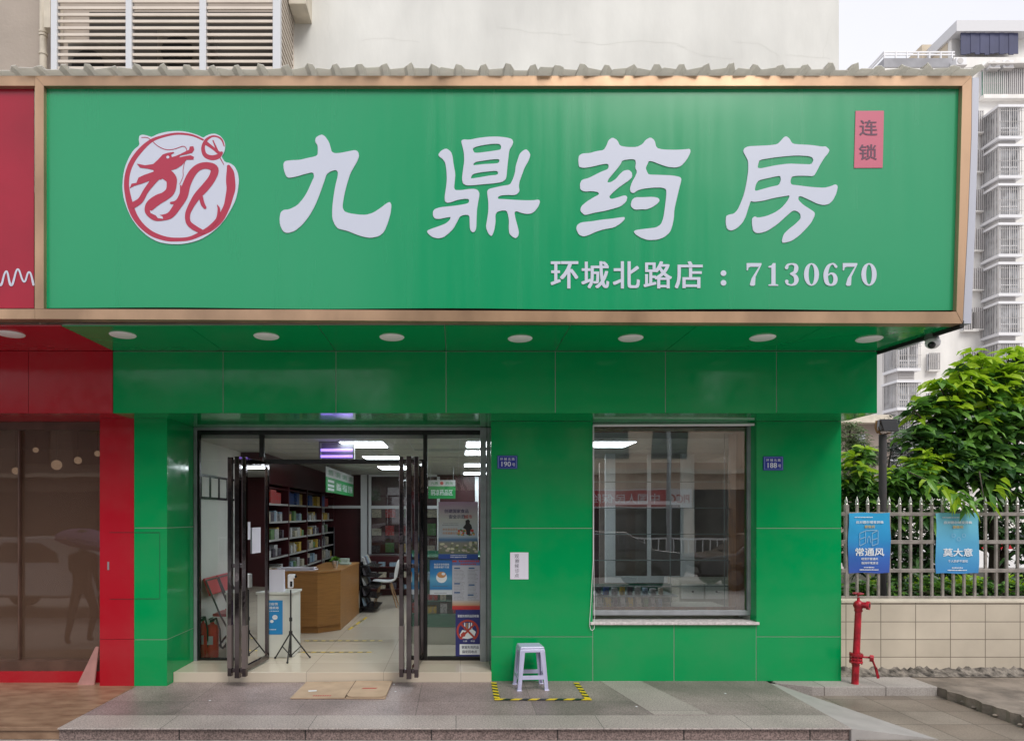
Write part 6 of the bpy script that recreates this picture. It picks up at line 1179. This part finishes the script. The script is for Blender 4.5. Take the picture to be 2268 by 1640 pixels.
# posters on the sidelight glass
Yq = YD + .012
def poster(x0, x1, y0, y1, m, label, name='poster'):
    Z0 = ZZ(y1, Yq); t = thing(name, label, 'poster', (XX((x0 + x1) / 2, Yq), Yq, Z0), 'posters stuck on the sidelight glass'); f = MB(); rect(f, x0, x1, y0, y1, Yq, .003); obj('sheet', f, m, t); return t
g1 = gradmat('landscape_print', [(0, (.02, .06, .28)), (.08, (.02, .07, .3)), (.1, (.12, .15, .1)), (.28, (.2, .2, .17)), (.34, (.05, .14, .28)), (.4, (.35, .42, .5)), (.7, (.45, .46, .44)), (1, (.38, .25, .36))], 0, .64)
t = poster(971, 1058.5, 1110.5, 1237.5, g1, 'tall colourful food safety city poster on the sidelight'); y_ = Yq - .001
text('heading', '创建国家食品', XX(1011, Yq), ZZ(1131, Yq), .27, .043, y_, mat('navy_print', (.03, .03, .10), .6), t, .02); text('heading', '安全示范', XX(1012, Yq), ZZ(1143.5, Yq), .18, .043, y_, bpy.data.materials['navy_print'], t, .02); text('heading', '城市', XX(1037, Yq), ZZ(1143.5, Yq), .09, .043, y_, M['redink'], t, .02)
om = mat('orange_print', (.5, .25, .1), .6); text('slogan', '关注食品安全', XX(997, Yq), ZZ(1171.5, Yq), .17, .028, y_, om, t, .01); text('slogan', '共享健康生活', XX(997, Yq), ZZ(1180, Yq), .17, .028, y_, om, t, .01)
f = MB(); ticks(f, XX(982, Yq), XX(1016, Yq), ZZ(1159, Yq), .005, y_, 0, 14, 1); ticks(f, XX(980, Yq), XX(1016, Yq), ZZ(1163, Yq), .005, y_, 0, 14, 2); obj('small_print', f, M['ink'], t)
f = MB(); f.plate([[W(*p, Yq) for p in [(1031,1152),(1037,1149),(1041,1153),(1040,1158),(1044,1162),(1046,1170),(1042,1172),(1041,1184),(1034,1184),(1032,1172),(1025,1168),(1031,1160)]]], y_, None); obj('figure', f, M['cloth'], t)
f = MB(); rq = random.Random(5)
for i in range(26): a, b = rq.uniform(1016, 1050), rq.uniform(1172, 1184); f.plate([[W(a + 3 * math.cos(j), b + 2.4 * math.sin(j), Yq) for j in range(6)]], y_ + .0004 - i * 1e-5, None, i % 3)
obj('fruit', f, [om, BM_['green'], M['redink']], t)
f = MB()
for i in range(40): a, b = rq.uniform(975, 1055), rq.uniform(1200, 1224); r = rq.uniform(2, 5); f.plate([[W(a + r * math.cos(j), b + r * .6 * math.sin(j), Yq) for j in range(6)]], y_ + .0006 - i * 1e-5, None, i % 3)
obj('townscape', f, [mat('stone_print', (.42, .36, .32), .7), mat('olive_print', (.12, .15, .06), .7), mat('pale_print', (.5, .5, .36), .7)], t)
f = MB(); ticks(f, XX(998, Yq), XX(1034, Yq), ZZ(1230, Yq), .008, y_, 0, 12, 7); ticks(f, XX(998, Yq), XX(1034, Yq), ZZ(1234, Yq), .008, y_, 0, 12, 8); obj('white_print', f, M['wtext'], t)
t = poster(952, 1001.4, 1239.5, 1316, gradmat('sea_blue_print', [(0, (.5, .55, .6)), (.12, (.5, .55, .6)), (.16, (.02, .17, .4)), (.45, (.10, .34, .52)), (.6, (.03, .22, .5)), (1, (.02, .12, .38))], 0, .386), 'sea blue poster with a bowl of food on the sidelight')
text('heading', '食品安全你我他', XX(978, Yq), ZZ(1249, Yq), .17, .024, y_, M['wtext'], t, .015); text('heading', '健康幸福千万家', XX(978, Yq), ZZ(1255, Yq), .17, .024, y_, M['wtext'], t, .015)
f = MB(); f.plate([[W(978 + 12 * math.cos(i * .42), 1278 + 12 * math.sin(i * .42), Yq) for i in range(15)]], y_, None, 0); f.plate([[W(978 + 10 * math.cos(i * .42), 1272 + 7 * math.sin(i * .42), Yq) for i in range(15)]], y_ - .0005, None, 1); f.plate([[W(982 + 4 * math.cos(i * .42), 1270 + 3 * math.sin(i * .42), Yq) for i in range(15)]], y_ - .0008, None, 0); obj('bowl', f, [M['wtext'], om], t); f = MB(); ticks(f, XX(958, Yq), XX(992, Yq), ZZ(1297.5, Yq), .006, y_, 0, 12, 5); ticks(f, XX(962, Yq), XX(990, Yq), ZZ(1313, Yq), .006, y_, 0, 9, 6); obj('small_print', f, M['ink'], t)
t = poster(1001.8, 1063, 1239, 1349, gradmat('regulation_print', [(0, (.45, .02, .03)), (.07, (.45, .05, .04)), (.09, (.5, .3, .18)), (.16, (.5, .42, .36)), (.2, (.46, .47, .54)), (.88, (.46, .47, .54)), (.9, (.12, .18, .4)), (1, (.10, .15, .38))], 0, .555), 'white and red regulations poster dense with print on the sidelight')
f = MB(); ticks(f, XX(1002, Yq), XX(1014, Yq), ZZ(1244, Yq), .02, y_, 0, 1, 5); ticks(f, XX(1016, Yq), XX(1062, Yq), ZZ(1244, Yq), .022, y_, 0, 11, 6); ticks(f, XX(1020, Yq), XX(1056, Yq), ZZ(1250, Yq), .02, y_, 0, 8, 7); obj('red_heading', f, M['redink'], t)
f = MB()
for cx in (1005, 1036):
    for y in range(1262, 1330, 3): ticks(f, XX(cx, Yq), XX(cx + rq.uniform(17, 26), Yq), ZZ(y, Yq), .005, y_, 0, 7, y)
obj('body_text', f, mat('grey_print', (.2, .2, .22), .7), t)
f = MB()
for cx, y in ((1006, 1257), (1038, 1257), (1006, 1291), (1038, 1294), (1006, 1311), (1036, 1316)): f.box(XX(cx, Yq), XX(cx + 13, Yq), y_ - .001, y_ - .0004, ZZ(y + 2, Yq), ZZ(y - 1, Yq))
obj('blue_heading', f, mat('steel_blue_print', (.06, .12, .26), .7), t)
t = poster(1009, 1063, 1349.6, 1452, mat('navy_poster', (.025, .03, .16), .5), 'navy poster with a red prohibition ring about expired medicines')
text('heading', '家庭失效药品回收箱', XX(1037, Yq), ZZ(1363, Yq), .235, .030, y_, M['wtext'], t, .02)
f = MB(); cc = (1036, 1396); rg = lambda r, n=28: [W(cc[0] + r * math.cos(i * 2 * math.pi / n), cc[1] + r * math.sin(i * 2 * math.pi / n), Yq) for i in range(n)]
f.plate([rg(25), rg(20.5)], y_ - .001, None)
for s_ in (-1, 1): f.plate([[W(cc[0] + a, cc[1] + s_ * b, Yq) for a, b in ((-16, -13), (-13, -16), (16, 13), (13, 16))]], y_ - .0012 - .0002 * s_, None)
obj('prohibition_ring', f, M['redink'], t)
f = MB()
for i, x in enumerate((1028, 1033, 1038, 1043)): f.plate([[W(x, 1378, Yq), W(x + 2.4, 1378, Yq), W(x + 3, 1392, Yq), W(x - .6, 1392, Yq)]], y_, None, 0 if i != 1 else 1)
f.plate([[W(*p, Yq) for p in ((1018,1404),(1024,1394),(1034,1396),(1046,1392),(1054,1398),(1050,1410),(1036,1414),(1022,1412))]], y_ + .0002, None, 0); f.plate([[W(*p, Yq) for p in ((1020,1404),(1026,1398),(1032,1400),(1030,1408),(1022,1410))]], y_ - .0003, None, 2); obj('medicine_drawing', f, [M['wtext'], om, M['redink']], t)
f = MB(); f.box(XX(1012, Yq), XX(1063, Yq), y_ - .0016, y_ - .0005, ZZ(1424, Yq), ZZ(1414.5, Yq)); obj('band', f, bpy.data.materials['navy_poster'], t)
text('brand_line', '九鼎', XX(1030, Yq), ZZ(1418.5, Yq), .045, .018, y_ - .002, M['wtext'], t, .01); text('brand_line', '药房', XX(1047, Yq), ZZ(1418.5, Yq), .045, .018, y_ - .002, M['wtext'], t, .01)
f = MB(); f.box(XX(1018, Yq), XX(1063, Yq), y_ - .001, y_, ZZ(1448.5, Yq), ZZ(1425.5, Yq)); obj('white_field', f, M['wtext'], t)
text('heading', '家庭失效药品', XX(1041.5, Yq), ZZ(1432, Yq), .19, .033, y_ - .002, bpy.data.materials['navy_print'], t, .02); text('heading', '指定回收点', XX(1040, Yq), ZZ(1442, Yq), .165, .033, y_ - .002, bpy.data.materials['navy_print'], t, .02)
# small notices on the left leaf
def onleaf(a, w_, z0, z1, label, off=.008):
    p0 = H + dd * a + nn * off; p1 = H + dd * (a + w_) + nn * off; f = MB(); q = nn * .001
    f.hexa([(p0.x, p0.y, z0), (p1.x, p1.y, z0), (p1.x + q.x, p1.y + q.y, z0), (p0.x + q.x, p0.y + q.y, z0)], [(p0.x, p0.y, z1), (p1.x, p1.y, z1), (p1.x + q.x, p1.y + q.y, z1), (p0.x + q.x, p0.y + q.y, z1)]); solo('door_notice', f, M['paper'], label, 'notice', 'paper notices on the left door')
L_ = (E - H).length
onleaf(L_ * .28, .22, ZZ(1223, 7.3), ZZ(1167, 7.3), 'long white paper notice on the left door glass', -.012); onleaf(L_ * .62, .16, ZZ(1194, 7.05), ZZ(1155, 7.05), 'short white paper notice nearer the left door handle', -.012)
# behind the shop window: display shelves, cubicle frames, drawers
t = thing('window_display', 'glass shelves and stock just inside the shop window', 'display shelves', (2.3, 7.6, ZF)); gl = mat('glass_shelf_edge', (.25, .30, .29), .2)
for y_ in (1066, 1124, 1182, 1240, 1298): f = MB(); f.box(XX(1300, 7.45), XX(1631, 7.45), 7.45, 7.52, ZZ(y_ + 1, 7.45), ZZ(y_ - .6, 7.45)); obj('glass_shelf', f, gl, t)
for x in (1484, 1604): f = MB(); f.box(XX(x, 7.44), XX(x + 1.6, 7.44), 7.44, 7.448, ZZ(1345, 7.44), ZZ(960, 7.44)); obj('joint', f, gl, t)
f = MB(); f.box(1.0, XX(1632, 7.45), 7.40, 8.2, ZF, ZZ(1352, 7.4)); obj('base_cabinet', f, cw, t)
f = MB(); f.box(XX(1318, 7.6), XX(1500, 7.6), 7.58, 8.1, ZZ(1321, 7.6), ZZ(1318, 7.6)); obj('low_shelf', f, gl, t)
f = MB(); f.box(XX(1318, 7.9), XX(1500, 7.9), 8.11, 8.13, ZZ(1350, 7.9), ZZ(1296, 7.9)); obj('back', f, gb, t)
cs = ('white', 'yellow', 'dark', 'white', 'yellow', 'cream', 'green', 'white', 'pale blue')
x = 1322
for k in range(9): w_ = (12, 14, 8, 11, 12, 12, 9, 9, 10)[k]; carton(XX(x, 7.6), XX(x + w_, 7.6), 7.6, 7.68, ZZ(1351, 7.4), ZZ(1351, 7.4) + (.16, .12, .13, .14, .13, .13, .12, .11, .1)[k], cs[k], f'{cs[k]} medicine box, {ordn[k]} from the left on the lower window display shelf', 'medicine boxes in the window'); x += w_ + 6
x = 1322
for k in range(9): w_ = (9, 11, 12, 9, 10, 11, 9, 12, 8)[k]; c = ('dark', 'deep blue', 'white', 'yellow', 'dark', 'white', 'pale blue', 'white', 'cream')[k]; carton(XX(x, 7.62), XX(x + w_, 7.62), 7.62, 7.69, ZZ(1317.5, 7.6), ZZ(1317.5, 7.6) + (.09, .09, .08, .1, .1, .09, .08, .07, .08)[k], c, f'{c} medicine box, {ordn[k]} from the left on the upper window display shelf', 'medicine boxes in the window'); x += w_ + 7
t = thing('inner_cubicle', 'white framed glass cubicle inside behind the shop window', 'partition', (2.6, 9.6, ZF)); YC_ = 9.6
for a in ((1341, 1363), (1435, 1442), (1509, 1538)): f = MB(); rect(f, a[0], a[1], 965, 1290, YC_, .05); obj('post', f, mp_, t)
for a in ((1363, 1509, 1275, 1290), (1363, 1509, 1109, 1117), (1363, 1509, 965, 975)): f = MB(); rect(f, a[0] + .2, 1434.8, a[2], a[3], YC_ + .002, .045); obj('rail', f, mp_, t); f = MB(); rect(f, 1442.2, 1508.8, a[2], a[3], YC_ + .002, .045); obj('rail', f, mp_, t)
f = MB(); rect(f, 1363, 1509, 976, 1275, YC_ + .03, .005); obj('glass', f, M['glass'], t)
f = MB(); f.box(2.1, XR - .02, 9.9, 9.95, ZF, 2.6); solo('room_divider', f, mat('grey_brown_divider', (.20, .16, .14), .7, var=.25, vs=2), 'brownish grey divider wall behind the white cubicle', 'divider')
t = thing('drawer_unit', 'white drawer unit in the back right corner behind the shop window', 'drawers', (3.6, 8.9, ZF))
f = MB(); f.box(3.0, XR - .01, 9.1, 9.6, ZF, ZF + .75); obj('body', f, cw, t)
for k in range(3): f = MB(); f.box(3.03 + k * .32, 3.32 + k * .32, 9.08, 9.099, ZF + .5, ZF + .7); o = obj('drawer', f, M['whitebox'], t); f = MB(); f.cyl((3.17 + k * .32, 9.06, ZF + .6), (3.17 + k * .32, 9.079, ZF + .6), .012, n=10); obj('knob', f, M['black'], o)
